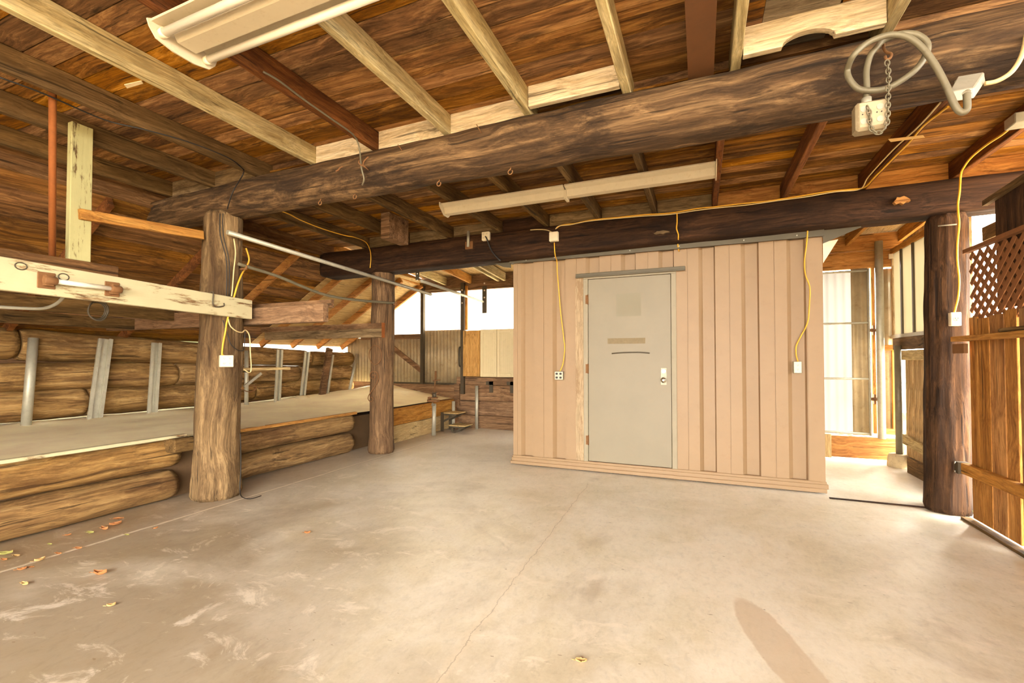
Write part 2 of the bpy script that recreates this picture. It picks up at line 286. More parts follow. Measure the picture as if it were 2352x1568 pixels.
# ---------------------------------------------------------------- mesh builder
class MB:
    def __init__(s): s.v = []; s.f = []; s.mi = []; s.sm = []; s.cur = 0
    def add(s, vs, fs, smooth=False):
        o = len(s.v); s.v += [Vector(p) for p in vs]
        for f in fs: s.f.append([i + o for i in f]); s.mi.append(s.cur); s.sm.append(smooth)
        return s
    def box(s, a, b):
        x0, x1 = sorted((a[0], b[0])); y0, y1 = sorted((a[1], b[1])); z0, z1 = sorted((a[2], b[2]))
        return s.add([(x0, y0, z0), (x1, y0, z0), (x1, y1, z0), (x0, y1, z0), (x0, y0, z1), (x1, y0, z1), (x1, y1, z1), (x0, y1, z1)],
                     [(0, 3, 2, 1), (4, 5, 6, 7), (0, 1, 5, 4), (1, 2, 6, 5), (2, 3, 7, 6), (3, 0, 4, 7)])
    def bar(s, p0, p1, w, h, up=(0, 0, 1)):
        """a timber from p0 to p1 (centre line), w across, h along 'up'"""
        p0, p1 = Vector(p0), Vector(p1); d = (p1 - p0).normalized(); u = Vector(up)
        side = d.cross(u).normalized(); u = side.cross(d).normalized()
        q = [(-w / 2, -h / 2), (w / 2, -h / 2), (w / 2, h / 2), (-w / 2, h / 2)]
        vs = [p + side * a + u * b for p in (p0, p1) for a, b in q]
        return s.add(vs, [(0, 1, 2, 3), (7, 6, 5, 4), (0, 4, 5, 1), (1, 5, 6, 2), (2, 6, 7, 3), (3, 7, 4, 0)])
    def tube(s, pts, r, seg=8, cap=True, closed=False):
        pts = [Vector(p) for p in pts]; n = len(pts); rs = r if hasattr(r, '__len__') else [r] * n
        vs = []; prev = None
        for i, p in enumerate(pts):
            if closed: t = (pts[(i + 1) % n] - pts[i - 1]).normalized()
            else: t = (pts[min(i + 1, n - 1)] - pts[max(i - 1, 0)]).normalized()
            if prev is None:
                a = Vector((0, 0, 1)) if abs(t.z) < 0.9 else Vector((1, 0, 0)); u = t.cross(a).normalized()
            else:
                u = (prev - t * prev.dot(t))
                u = u.normalized() if u.length > 1e-6 else t.orthogonal().normalized()
            prev = u; w = t.cross(u)
            for k in range(seg):
                a = 2 * math.pi * k / seg; vs.append(p + (u * math.cos(a) + w * math.sin(a)) * rs[i])
        fs = []
        for i in range(n if closed else n - 1):
            for k in range(seg):
                j = (i + 1) % n; fs.append((i * seg + k, i * seg + (k + 1) % seg, j * seg + (k + 1) % seg, j * seg + k))
        s.add(vs, fs, True)
        if cap and not closed:
            o = len(s.v) - len(vs)
            s.f += [[o + k for k in range(seg)][::-1], [o + (n - 1) * seg + k for k in range(seg)]]; s.mi += [s.cur] * 2; s.sm += [False] * 2
        return s
    def cyl(s, p0, p1, r, seg=16): return s.tube([p0, p1], r, seg)
    def prism(s, poly, d):
        """extrude a planar polygon (3-D points) by vector d"""
        poly = [Vector(p) for p in poly]; n = len(poly); d = Vector(d)
        return s.add(poly + [p + d for p in poly], [tuple(range(n))[::-1], tuple(range(n, 2 * n))] + [(i, (i + 1) % n, (i + 1) % n + n, i + n) for i in range(n)])
    def log(s, p0, p1, r0, r1, seed=0, amp=0.02, seg=32, ring=0.05, sq=0.0, groove=0.4, bend=0.0, flare=0.0):
        p0, p1 = Vector(p0), Vector(p1); L = (p1 - p0).length; d = (p1 - p0) / L
        a = Vector((0, 0, 1)) if abs(d.z) < 0.7 else Vector((1, 0, 0))
        u = d.cross(a).normalized(); w = u.cross(d).normalized()
        n = max(6, int(L / ring)); vs = []; so = Vector((seed * 7.7, seed * 3.1, seed * 1.9))
        for i in range(n + 1):
            t = i / n; r = r0 + (r1 - r0) * t + flare * max(0, 1 - t * 8) ** 2
            e = min(t, 1 - t) * L; k = 1 - 0.10 * max(0, 1 - e / 0.03)
            c = p0 + d * (L * t) + w * bend * math.sin(math.pi * t) + (u * noise.noise(so + Vector((t * L * 0.8, 0, 0))) + w * noise.noise(so + Vector((0, t * L * 0.8, 0)))) * amp * 0.6 * min(1, e * 6)
            for q in range(seg):
                th = 2 * math.pi * q / seg; ca, sa = math.cos(th), math.sin(th)
                shape = 1.0
                if sq: shape = (abs(ca) ** (2 + sq * 8) + abs(sa) ** (2 + sq * 8)) ** (-1 / (2 + sq * 8))
                nn = noise.noise(so + Vector((ca * 1.3, sa * 1.3, t * L * 1.4))) + 0.5 * noise.noise(so + Vector((ca * 3, sa * 3, t * L * 4)))
                nn += groove * noise.noise(so + Vector((ca * 7, sa * 7, t * L * 1.0))) + groove * 0.5 * noise.noise(so + Vector((ca * 14, sa * 14, t * L * 3.0)))
                rr = (r * shape + amp * nn) * k
                vs.append(c + (u * ca + w * sa) * rr)
        fs = [(i * seg + q, i * seg + (q + 1) % seg, (i + 1) * seg + (q + 1) % seg, (i + 1) * seg + q) for i in range(n) for q in range(seg)]
        o = len(s.v); s.add(vs, fs, True)
        cur = s.cur; s.cur = getattr(s, 'endmat', cur)
        for i, fl in ((0, 1), (n, 0)):
            c = sum((vs[i * seg + q] for q in range(seg)), Vector()) / seg
            s.v.append(c); ci = len(s.v) - 1
            for q in range(seg):
                f = [ci, o + i * seg + q, o + i * seg + (q + 1) % seg]
                s.f.append(f if not fl else f[::-1]); s.mi.append(s.cur); s.sm.append(False)
        s.cur = cur
        return s
    def corr(s, o, u, v, depth, wave, per=8, thick=0.002, sheet=False):
        """corrugated sheet: origin o, corrugations repeat along u, run along v"""
        o, u, v = Vector(o), Vector(u), Vector(v); nrm = u.cross(v).normalized(); L = u.length; n = max(4, int(L / wave * per)); vs = []
        for side in (0, 1):
            for i in range(n + 1):
                p = o + u * (i / n) + nrm * (depth * math.sin(2 * math.pi * i * L / n / wave) + side * thick)
                vs += [p, p + v]
        m = 2 * (n + 1); fs = []
        if sheet: return s.add(vs[:m], [(2 * i, 2 * i + 2, 2 * i + 3, 2 * i + 1) for i in range(n)], True)
        for i in range(n):
            a = 2 * i; fs += [(a, a + 2, a + 3, a + 1), (m + a + 1, m + a + 3, m + a + 2, m + a), (a, m + a, m + a + 2, a + 2), (a + 1, a + 3, m + a + 3, m + a + 1)]
        return s.add(vs, fs, True)
    def build(s, name, mat, parent=None, bev=0.0, origin=None):
        me = bpy.data.meshes.new(name)
        if parent is None:
            if origin is None:
                lo = [min(p[i] for p in s.v) for i in range(3)]; hi = [max(p[i] for p in s.v) for i in range(3)]
                origin = Vector(((lo[0] + hi[0]) / 2, (lo[1] + hi[1]) / 2, lo[2]))
            base = Vector(origin)
        else: base = ORG[parent.name]
        me.from_pydata([tuple(p - base) for p in s.v], [], s.f)
        mats = mat if isinstance(mat, (list, tuple)) else [mat]
        for m in mats: me.materials.append(m)
        for p, mi, sm in zip(me.polygons, s.mi, s.sm): p.material_index = min(mi, len(mats) - 1); p.use_smooth = sm
        bm = bmesh.new(); bm.from_mesh(me)
        bmesh.ops.recalc_face_normals(bm, faces=bm.faces)
        if bev:
            ed = [e for e in bm.edges if len(e.link_faces) == 2 and e.calc_face_angle(0) > 0.5]
            bmesh.ops.bevel(bm, geom=ed, offset=bev, segments=1, affect='EDGES', clamp_overlap=True)
        bm.to_mesh(me); bm.free()
        o = bpy.data.objects.new(name, me); COL.objects.link(o)
        if parent is None: o.location = base
        else: o.parent = parent
        ORG[o.name] = base
        return o
ORG = {}
def tag(o, label=None, cat=None, group=None, kind=None):
    if label: o['label'] = label
    if cat: o['category'] = cat
    if group: o['group'] = group
    if kind: o['kind'] = kind
    return o
def thing(name, loc, label, cat, group=None):
    o = bpy.data.objects.new(name, None); COL.objects.link(o); o.location = loc; o.empty_display_size = 0.05
    ORG[o.name] = Vector(loc)
    return tag(o, label, cat, group)
def one(mb, name, mat, label, cat, group=None, bev=0.0): return tag(mb.build(name, mat, None, bev), label, cat, group)
def struct(mb, name, mat, bev=0.0): return tag(mb.build(name, mat, None, bev), kind='structure')
def spline(pts, k=6):
    pts = [Vector(p) for p in pts]; out = []
    for i in range(len(pts) - 1):
        p0, p1, p2, p3 = pts[max(i - 1, 0)], pts[i], pts[i + 1], pts[min(i + 2, len(pts) - 1)]
        for j in range(k):
            t = j / k
            out.append(0.5 * ((2 * p1) + (p2 - p0) * t + (2 * p0 - 5 * p1 + 4 * p2 - p3) * t * t + (3 * p1 - p0 - 3 * p2 + p3) * t ** 3))
    out.append(pts[-1]); return out
RND = random.Random(4)

# ================================================================ THE SETTING
ZF, ZR = 2.87, 2.765            # underside of front and rear rafters
DF, DR = 0.145, 0.15            # their depth
def slope_z(x): return 1.63 + 0.6 * (x + 6.6)      # underside of the eave rafters on the left

m = MB().box((-30, -30, -0.30), (30, 34, -0.12)); g = struct(m, 'ground_outside', M['earth']); g['kind'] = 'structure'
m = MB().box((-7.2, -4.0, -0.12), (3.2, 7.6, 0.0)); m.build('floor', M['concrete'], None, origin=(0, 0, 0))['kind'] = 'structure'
# thin strip standing in for the dark dirt-filled crack across the side passage
struct(MB().box((1.06, 4.885, 0.0), (1.74, 4.915, 0.008)), 'crack_strip', M['hewn_x'])

def board_run(mb, x0, x1, y0, y1, z, w=0.155, th=0.02, breaks=(), greys=()):
    y = y0; k = 0
    while y < y1 - 0.02:
        ww = w * RND.uniform(0.85, 1.2); yy = min(y + ww, y1)
        cuts = [x0] + sorted(RND.sample(list(breaks), min(len(breaks), RND.choice((0, 1, 1, 2))))) + [x1]
        for a, b in zip(cuts, cuts[1:]):
            dz = RND.uniform(0, 0.004)
            mb.cur = 0
            for gx0, gx1, gy0, gy1 in greys:
                if a >= gx0 - .01 and b <= gx1 + .01 and gy0 <= (y + yy) / 2 <= gy1: mb.cur = 1
            mb.box((a + 0.0015, y + 0.004, z + dz), (b - 0.0015, yy - 0.004, z + th + dz))
        y = yy; k += 1
    mb.cur = 0
m = MB()
brk = [-4.25, -3.63, -2.98, -2.34, -1.70, -1.07, -0.43, 0.17, 0.85]
board_run(m, -5.0, 3.2, -3.6, 2.36, ZF + DF, breaks=brk)
y = 2.36
for y0, y1 in ((2.36, 2.49), (2.49, 2.62), (2.62, 2.75), (2.75, 2.92)):          # the bay with grey patch boards
    for a, b, c in ((-5.0, -1.07, 0), (-1.07, 0.17, 0), (0.17, 0.31, 0), (0.31, 0.66 - 0.06 * RND.random(), 1), (0.66, 0.85, 0), (0.85, 3.2, 0)):
        m.cur = c; m.box((a + .001, y0 + .0025, ZF + DF), (b - .001, y1 - .0025, ZF + DF + .02))
m.cur = 0
m.box((-5.05, -3.65, ZF + DF + 0.026), (3.25, 2.95, ZF + DF + 0.04))
struct(m, 'ceiling', [M['deck'], M['deck_grey']])
m = MB()
board_run(m, -5.0, 3.2, 2.9, 5.2, ZR + DR, w=0.14, breaks=[-4.15, -3.5, -2.9, -2.2, -1.62, -1.02, -0.45, 0.13, 0.73, 1.36, 1.97])
m.box((-5.05, 2.9, ZR + DR + 0.026), (3.25, 5.25, ZR + DR + 0.04))
m.box((-5.05, 2.93, ZR + DR + 0.02), (3.25, 2.95, ZF + DF + 0.03))
struct(m, 'ceiling_rear', [M['deck'], M['deck_grey']])
# back rooms' low plywood roof
m = MB()
for a, b in ((-5.0, -3.6), (-3.6, -2.0), (-2.0, 0.2), (0.2, 1.4), (1.4, 2.35)):
    m.add([(a + .002, 5.12, 2.97), (b - .002, 5.12, 2.97), (b - .002, 7.62, 2.815), (a + .002, 7.62, 2.815), (a + .002, 5.12, 2.985), (b - .002, 5.12, 2.985), (b - .002, 7.62, 2.83), (a + .002, 7.62, 2.83)],
          [(0, 3, 2, 1), (4, 5, 6, 7), (0, 1, 5, 4), (1, 2, 6, 5), (2, 3, 7, 6), (3, 0, 4, 7)])
struct(m, 'ceiling_back', M['ply'])
# the eave on the left, sloping down to the log wall: boards in front, plywood beyond
m = MB()
x = -6.95
th = 0.10
while x < -5.0:
    ww = 0.135 * RND.uniform(0.85, 1.2); xa, xb = x + .002, min(x + ww, -4.97) - .002
    ya = [-2.2] + sorted(RND.sample([1.4, 2.4, 3.42, 4.45], RND.choice((1, 2)))) + [5.3]
    for a, b in zip(ya, ya[1:]):
        dz = RND.uniform(0, .006)
        za, zb = slope_z(xa) + th + dz, slope_z(xb) + th + dz
        m.add([(xa, a + .001, za), (xb, a + .001, zb), (xb, b - .001, zb), (xa, b - .001, za), (xa, a + .001, za + .02), (xb, a + .001, zb + .02), (xb, b - .001, zb + .02), (xa, b - .001, za + .02)],
              [(0, 3, 2, 1), (4, 5, 6, 7), (0, 1, 5, 4), (1, 2, 6, 5), (2, 3, 7, 6), (3, 0, 4, 7)])
    x += ww
m.cur = 1
for a, b in ((5.3, 6.4), (6.4, 7.62)):
    for xa, xb in ((-6.95, -5.73), (-5.73, -4.9)):
        za, zb = slope_z(xa) + th, slope_z(xb) + th
        m.add([(xa, a, za), (xb, a, zb), (xb, b, zb), (xa, b, za), (xa, a, za + .015), (xb, a, zb + .015), (xb, b, zb + .015), (xa, b, za + .015)],
              [(0, 3, 2, 1), (4, 5, 6, 7), (0, 1, 5, 4), (1, 2, 6, 5), (2, 3, 7, 6), (3, 0, 4, 7)])
m.cur = 2
za, zb = slope_z(-7.0) + th + .032, slope_z(-4.95) + th + .032
m.add([(-7.0, -3.65, za), (-4.95, -3.65, zb), (-4.95, 7.65, zb), (-7.0, 7.65, za), (-7.0, -3.65, za + .01), (-4.95, -3.65, zb + .01), (-4.95, 7.65, zb + .01), (-7.0, 7.65, za + .01)],
      [(0, 3, 2, 1), (4, 5, 6, 7), (0, 1, 5, 4), (1, 2, 6, 5), (2, 3, 7, 6), (3, 0, 4, 7)])
struct(m, 'ceiling_left', [M['slope'], M['ply'], M['brown_y']])

struct(MB().box((-7.0, -3.72, 0), (-3.3, -3.66, 3.05)), 'wall_front_blocker', M['brown_x'])  # added unseen wall behind the camera, keeps light off the left side
# raised earth bank behind the log kerb
m = MB()
nx, ny = 40, 90; X0, X1, Y0, Y1 = -7.08, -4.30, -3.6, 7.5
def bank_z(x, y):
    t = max(0, min(1, (y - 5.4) / 2.0)); u = max(0, min(1, (-4.3 - x) / 1.5))
    z = 0.552 - 0.02 * min(1, max(0, (y - 3) / 2)) + 0.24 * (t ** 1.3) * u ** 1.2 * (1 - 0.55 * max(0, min(1, (-x - 5.9) / 0.8)))
    z += 0.05 * max(0, 1 - abs(x + 6.6) / 0.35) * (0.4 + noise.noise((x * 2, y * 2, 0)))
    return z + 0.012 * noise.noise((x * 3, y * 1.5, 3)) + 0.004 * noise.noise((x * 12, y * 8, 7))
vs = [(X0 + (X1 - X0) * i / nx, Y0 + (Y1 - Y0) * j / ny, 0) for j in range(ny + 1) for i in range(nx + 1)]
vs = [(a, b, bank_z(a, b)) for a, b, c in vs]
m.add(vs, [(j * (nx + 1) + i, j * (nx + 1) + i + 1, (j + 1) * (nx + 1) + i + 1, (j + 1) * (nx + 1) + i) for j in range(ny) for i in range(nx)], True)
struct(m, 'floor_raised', M['bank'])
struct(MB().box((-7.0, -3.6, 0.0), (-4.47, 7.45, 0.46)), 'wall_bank', plain('dark_soil', (92, 68, 42), 0.95, dirt=0.5, scale=8, bump=0.5))
m = MB().box((-7.14, -3.6, 0.0), (-7.09, 3.25, 1.58)).box((-7.14, 3.25, 0.0), (-7.09, 7.55, 1.22))
struct(m, 'wall_left', M['brown_y'])

# ================================================================ LOGS
def log_thing(name, p0, p1, r0, r1, mat, label, cat, group=None, ends=None, **k):
    mb = MB(); mb.endmat = 1
    mb.log(p0, p1, r0, r1, **k)
    o = mb.build(name, [mat, ends or M['log_cut']])
    return tag(o, label, cat, group)
kx = -4.445
for i, (y0, y1, zc, r, lab) in enumerate((
    (-3.6, 2.62, 0.135, 0.137, 'bottom log of the kerb nearest the viewer, left of the near post'),
    (-3.6, 2.64, 0.417, 0.136, 'top log of the kerb nearest the viewer, under the white edging strip'),
    (2.97, 4.86, 0.132, 0.134, 'bottom log of the kerb between the two log posts'),
    (2.97, 4.86, 0.400, 0.131, 'top log of the kerb between the two log posts'))):
    log_thing('kerb_log', (kx, y0, zc), (kx, y1, zc), r, r * 0.97, M['log_y'], lab, 'log', 'logs of the low kerb', seed=20 + i, amp=0.012, bend=0.01)
wl = []
for c, (zn, zfar, segs) in enumerate(((0.76, 0.725, ((-3.6, 3.03), (3.05, 5.2), (5.22, 7.45))), (1.10, 0.995, ((-3.6, 4.02), (4.04, 6.1), (6.12, 7.45))), (1.44, 1.27, ((-3.6, 2.43), (2.45, 6.35), (6.37, 7.45))))):
    for k, (y0, y1) in enumerate(segs):
        f = lambda y: max(0, min(1, (y - 2) / 4))
        za, zb = zn + (zfar - zn) * f(y0), zn + (zfar - zn) * f(y1)
        ra, rb = 0.176 - 0.037 * f(y0), 0.176 - 0.037 * f(y1)
        lab = '%s log of the back wall, %s' % (('lowest', 'middle', 'topmost')[c], ('end nearest the viewer', 'middle length of its course', 'far end by the corrugated gable')[k])
        log_thing('wall_log', (-6.66 - ra, y0, za), (-6.66 - rb, y1, zb), ra, rb, M['log_y'], lab, 'log', 'logs of the stacked back wall', seed=40 + c * 5 + k, amp=0.016, bend=0.0)

# the two main beams and three log posts
m = MB(); m.endmat = 1
m.log((3.1, 2.84, 2.715), (-5.12, 2.86, 2.715), 0.185, 0.15, seed=3, amp=0.016, bend=0.0, seg=40, ring=0.06)
tag(m.build('log_beam', [M['bark_x'], M['log_cut']]), 'huge dark log beam with peeling bark crossing the ceiling in front', 'beam')
m = MB()
m.log((3.1, 4.985, 2.622), (-4.95, 4.985, 2.585), 0.140, 0.178, seed=5, amp=0.009, sq=0.55, seg=44, ring=0.07, groove=0.3)
tb = tag(m.build('timber_beam', M['hewn_x']), 'dark squared timber beam over the beige shed with yellow cables stapled along it', 'beam')
log_thing('log_post', (-4.107, 2.814, 0), (-4.085, 2.83, 2.6), 0.182, 0.158, M['post_pale'], 'weathered grey log post on the left carrying the ivory outlet box', 'post', 'log posts', seed=7, amp=0.016, groove=0.9, flare=0.015, ring=0.04, seg=48)
log_thing('log_post', (-4.016, 5.005, 0), (-3.99, 5.0, 2.45), 0.158, 0.148, M['post_mid'], 'brown log post with an iron ring and scroll hook', 'post', 'log posts', seed=8, amp=0.013, groove=0.7, flare=0.02, ring=0.04, seg=48)
log_thing('log_post', (1.87, 4.87, 0), (1.93, 4.93, 2.46), 0.142, 0.136, M['post_dark'], 'dark shaggy log post on the right beside the plank gate', 'post', 'log posts', seed=9, amp=0.014, groove=1.0, flare=0.012, ring=0.04, seg=48)

for px, py, w_, h_, lab in ((1520, 535, .075, .016, 'pale torn knot scar'), (2068, 462, .055, .03, 'pale knot hole with a bright lower lip')):
    q = oy(px, py, 4.835)
    MB().prism([(q.x + w_ * math.cos(t / 14 * 6.283) * (1 + .2 * math.sin(t * 5)), 4.80, q.z + h_ * math.sin(t / 14 * 6.283) * (1 + .3 * math.sin(t * 3))) for t in range(14)], (0, .06, 0)).build('knot_scar', M['orange_x' if px > 2000 else 'grey_x'], tb)['label'] = lab
# ================================================================ RAFTERS
ORD = ['first', 'second', 'third', 'fourth', 'fifth', 'sixth', 'seventh', 'eighth', 'ninth', 'tenth', 'eleventh', 'twelfth', 'thirteenth']
fr = [(-4.88, 'grey_y', 'weathered grey rafter just right of the sloping eave, in front of the log beam'),
      (-4.25, 'grey_y', 'weathered grey rafter behind the white upright post'),
      (-3.63, 'grey_y', 'weathered grey rafter with a thin black wire along it, above the orange pipe'),
      (-2.98, 'cream_y', 'broad pale rafter with peeled dark patches, left of the near strip light'),
      (-2.34, 'red_y', 'reddish brown rafter with a grey wire, above the near strip light'),
      (-1.70, 'cream_y', 'cream rafter at the right end of the near strip light'),
      (-1.07, 'cream_y', 'cream rafter above the middle of the log beam, left of the raised white board'),
      (-0.43, 'cream_y', 'round-edged cream rafter at the right end of the raised white board'),
      (0.165, 'cream_y', 'narrow cream rafter just right of the rusty steel channel'),
      (0.84, 'cream_y', 'cream rafter above the looped conduit, at the right end of the notched board')]
for i, (x, mt, lab) in enumerate(fr):
    one(MB().box((x, -3.5, ZF), (x + 0.05, 2.95 + 0.12 * (i % 2), ZF + DF)), 'rafter', M[mt], lab, 'rafter', 'front rafters', bev=0.004)
# rusty channel between rafters
m = MB().box((-0.055, -3.5, ZF - 0.004), (0.08, 2.86, ZF + 0.002)).box((-0.055, -3.5, ZF), (-0.047, 2.86, ZF + 0.07)).box((0.072, -3.5, ZF), (0.08, 2.86, ZF + 0.07))
one(m, 'steel_channel', plain('brown_painted_channel', (104, 68, 38), 0.7, metal=0.1, dirt=0.3), 'flat rusty brown steel channel running between the cream rafters', 'channel')
rr = [(-4.22, 'grey_y'), (-3.56, 'grey_y'), (-2.90, 'grey_y'), (-2.23, 'grey_y'), (-1.64, 'grey_y'), (-1.04, 'grey_y'), (-0.46, 'grey_y'), (0.115, 'red_y'), (0.71, 'red_y'), (1.32, 'red_y'), (1.95, 'red_y'), (2.55, 'red_y')]
rl = ['with the yellow wire to the brown post', 'behind the galvanised pipe, left of the boxed timber', 'ending beside the boxed timber above the dark beam', 'just left of the far strip light',
      'crossing behind the left half of the far strip light', 'crossing behind the join of the far strip light', 'crossing behind the right half of the far strip light', 'at the right end of the far strip light',
      'left of the hanging outlet box', 'carrying two cables, behind the hanging outlet box', 'carrying the single yellow drop cable, at the right', 'furthest right over the plank gate']
for i, ((x, mt), l) in enumerate(zip(rr, rl)):
    one(MB().box((x, 2.97 - 0.1 * (i % 2), ZR), (x + 0.048, 5.12, ZR + DR)), 'rafter', M[mt], ('weathered' if mt == 'grey_y' else 'reddish') + ' rafter behind the log beam, ' + l, 'rafter', 'rear rafters', bev=0.005)
# white blocking boards standing on the log beam
bl = [(-2.93, -2.34, 0.0, 'short pale blocking board left of the reddish rafter'), (-2.29, -1.70, 0.0, 'cream blocking board right of the reddish rafter'),
      (-1.65, -1.07, 0.0, 'cream blocking board with a knot between two cream rafters')]
for a, b, dz, lab in bl:
    one(MB().box((a + .003, 2.80, ZF + dz), (b - .003, 2.84, ZF + DF)), 'blocking_board', M['cream_x'], lab, 'board', 'blocking boards on the log beam', bev=.003)
one(MB().box((-1.015, 2.70, ZF + 0.01), (-0.435, 2.74, ZF + DF)), 'blocking_board', M['cream_x'], 'chalky white blocking board set forward of the log beam, with a dark gap below', 'board', 'blocking boards on the log beam', bev=.003)
a, b = 0.22, 0.835
pr = [(a, ZF - 0.005)] + [(0.40 + 0.115 * (1 - math.cos(math.pi * t / 10)) / 1.0, ZF - 0.005 + 0.055 * math.sin(math.pi * t / 10)) for t in range(11)] + [(b, ZF - 0.005), (b, ZF + DF), (a, ZF + DF)]
one(MB().prism([(x, 2.66, z) for x, z in pr], (0, .04, 0)), 'blocking_board', M['cream_x'], 'large white blocking board with a round notch cut in its lower edge', 'board', 'blocking boards on the log beam', bev=.002)
for x0, x1, lab in ((-4.83, -4.25, 'between the two leftmost rafters on the log beam'), (-4.2, -3.63, 'behind the end of the second grey rafter')):
    one(MB().box((x0, 2.82, ZF), (x1, 2.86, ZF + DF)), 'blocking_board', M['grey_x'], 'dull grey blocking board ' + lab, 'board', 'blocking boards on the log beam')
# blocking on the dark beam
xs = [r[0] for r in rr]
bl2 = ['left of the yellow wire', 'behind the galvanised pipe', 'behind the boxed timber', 'rough and dark, by the stub bracket', 'above the beam outlet with four sockets', 'above the square junction box', 'above the start of the yellow cables',
       'below the right end of the far strip light', 'right of the far strip light end', 'right of the two-cable rafter', 'above the dark post on the right']
for i in range(len(xs) - 1):
    mt = 'hewn_x' if i in (3,) else ('grey_x' if i < 7 else 'orange_x')
    one(MB().box((xs[i] + .05, 4.93, ZR - 0.005), (xs[i + 1] - .002, 4.965, ZR + DR)), 'blocking_board', M[mt], 'blocking board on the dark squared beam, ' + bl2[i], 'board', 'blocking boards on the dark beam', bev=.003)
# eave rafters on the left slope
el = ['nearest, behind the white upright', 'second from the viewer, left of the grey log post', 'third from the viewer, between the two pipes', 'fourth, at the edge of the plywood sheets', 'fifth, over the plywood left of the brown post', 'sixth, close behind the brown post', 'last, against the corrugated gable']
for i, y in enumerate((2.36, 3.42, 4.45, 5.45, 6.08, 6.68, 7.32)):
    a, b = (-6.9, y, slope_z(-6.9) + .05), (-4.93, y, slope_z(-4.93) + .05)
    one(MB().bar(a, b, 0.045, 0.1), 'eave_rafter', M['orange_x' if i > 1 else 'red_y'], 'sloping eave rafter on the left, ' + el[i], 'rafter', 'eave rafters on the left', bev=.003)
one(MB().box((-5.06, -3.6, 2.735), (-5.02, 5.2, 3.0)), 'fascia_board', M['brown_y'], 'dark board closing the step between flat roof and sloping eave', 'board')
one(MB().box((-6.83, -3.6, 1.665), (-6.62, 3.0, 1.735)), 'eave_plate', M['brown_y'], 'dark plate along the eave above the bright slit', 'plate')
# back room joists
jl = ['nearest the gable edge', 'behind the holed hanger bar', 'second from the shed', 'next to the shed with a pale face', 'doubled beside the pale one']
for i, x in enumerate((-4.98, -4.46, -3.93, -3.36, -3.24)):
    z0, z1 = 2.885, 2.735
    one(MB().bar((x, 5.14, z0), (x, 7.42, z1), 0.042, 0.145), 'joist', M['orange_y' if i in (0, 2) else 'cream_y'], 'light roof joist in the back corner, ' + jl[i], 'joist', 'joists of the back corner', bev=.003)
for i, x in enumerate((1.74, 2.28)):
    one(MB().bar((x, 5.14, 2.89), (x, 6.98, 2.78), 0.042, 0.145), 'joist', M['orange_y'], ('orange joist with a white lower edge over the side passage', 'joist against the window wall of the side passage')[i], 'joist', 'joists of the side passage', bev=.003)
one(MB().box((-5.05, 7.43, 2.545), (1.4, 7.5, 2.83)), 'header_beam', M['brown_x'], 'brown header beam over the corrugated back wall', 'beam')
m = MB().box((1.0, 6.98, 2.63), (2.32, 7.05, 2.84)).box((1.0, 6.985, 2.41), (2.32, 7.05, 2.625))
one(m, 'header_beam', M['orange_x'], 'orange two-board header over the white panel gate', 'beam', bev=.003)

# ================================================================ THE STEEL SHED
SY = 5.05
shed = thing('steel_shed', (-0.5, SY, 0), 'beige ribbed steel shed with a grey door, under the dark squared beam', 'shed')
per = 0.3945; sx0, sx1 = -2.085, 1.06
def siding_profile(xa, xb):
    pts = [(xa, 0.0)]
    e0 = -1.833
    k = math.floor((xa - e0) / per)
    while True:
        e = e0 + k * per
        for dx, dy in ((-0.010, 0.042), (0.0, 0.0), (0.127, 0.0), (0.1285, 0.006), (0.1325, 0.006), (0.134, 0.0), (0.238, 0.0), (0.276, 0.042)):
            x = e + dx
            if xa < x < xb: pts.append((x, dy))
        k += 1
        if e > xb: break
    pts.append((xb, pts[-1][1]))
    pts[0] = (xa, pts[1][1] if pts[1][0] - xa < .1 else 0.0)
    return pts
def siding(mb, xa, xb, z0, z1):
    pr = siding_profile(xa, xb)
    poly = [(x, SY + d) for x, d in pr]
    for (a, ya), (b, yb) in zip(poly, poly[1:]):
        mb.add([(a, ya, z0), (b, yb, z0), (b, yb, z1), (a, ya, z1)], [(0, 1, 2, 3)])
        mb.add([(a, ya + .003, z0), (b, yb + .003, z0), (b, yb + .003, z1), (a, ya + .003, z1)], [(0, 3, 2, 1)])
DX0, DX1, DZ0, DZ1 = -1.170, -0.290, 0.118, 2.155
m = MB(); siding(m, sx0, DX0 - .055, 0.085, 2.43); siding(m, DX0 - .055, DX1 + .055, 2.17, 2.43); siding(m, DX1 + .055, sx1, 0.085, 2.43)
m.build('front_siding', M['siding'], shed)
MB().box((sx0 - .002, SY - .006, .085), (sx0 + .05, SY + .05, 2.43)).build('corner_trim', M['siding'], shed)
MB().box((sx1 - .125, SY - .006, .085), (sx1 + .004, SY + .05, 2.43)).build('corner_trim', M['siding'], shed)
for x in (sx0, sx1):
    MB().corr((x, SY + .04, .085), (0, 2.15, 0), (0, 0, 2.34), .012, .3).build('side_siding', M['siding'], shed)
MB().box((sx0, 7.19, .085), (sx1, 7.21, 2.42)).build('rear_siding', M['siding'], shed)
MB().box((sx0 - .02, SY - .03, 2.385 + .03), (sx1 + .02, 7.22, 2.435)).build('roof_sheet', M['flashing'], shed)
m = MB().box((sx0 - .02, SY - .02, 0.045), (sx1 + .025, SY + .06, 0.088)).box((sx0 - .01, SY - .012, 0.085), (sx1 + .012, SY + .03, 0.112)).box((sx0 - .03, SY - .035, 0.012), (sx1 + .01, SY + .06, 0.05)).box((sx0, SY + .06, .02), (sx1, 7.2, .085))
m.build('base_rail', M['siding'], shed, bev=.004)
m = MB().box((sx0 - .03, SY - .04, 2.412), (sx1 + .01, SY + .04, 2.455)).box((sx0 - .03, SY - .06, 2.405), (sx1 + .01, SY - .04, 2.49))
fl = m.build('top_flashing', M['flashing'], shed)
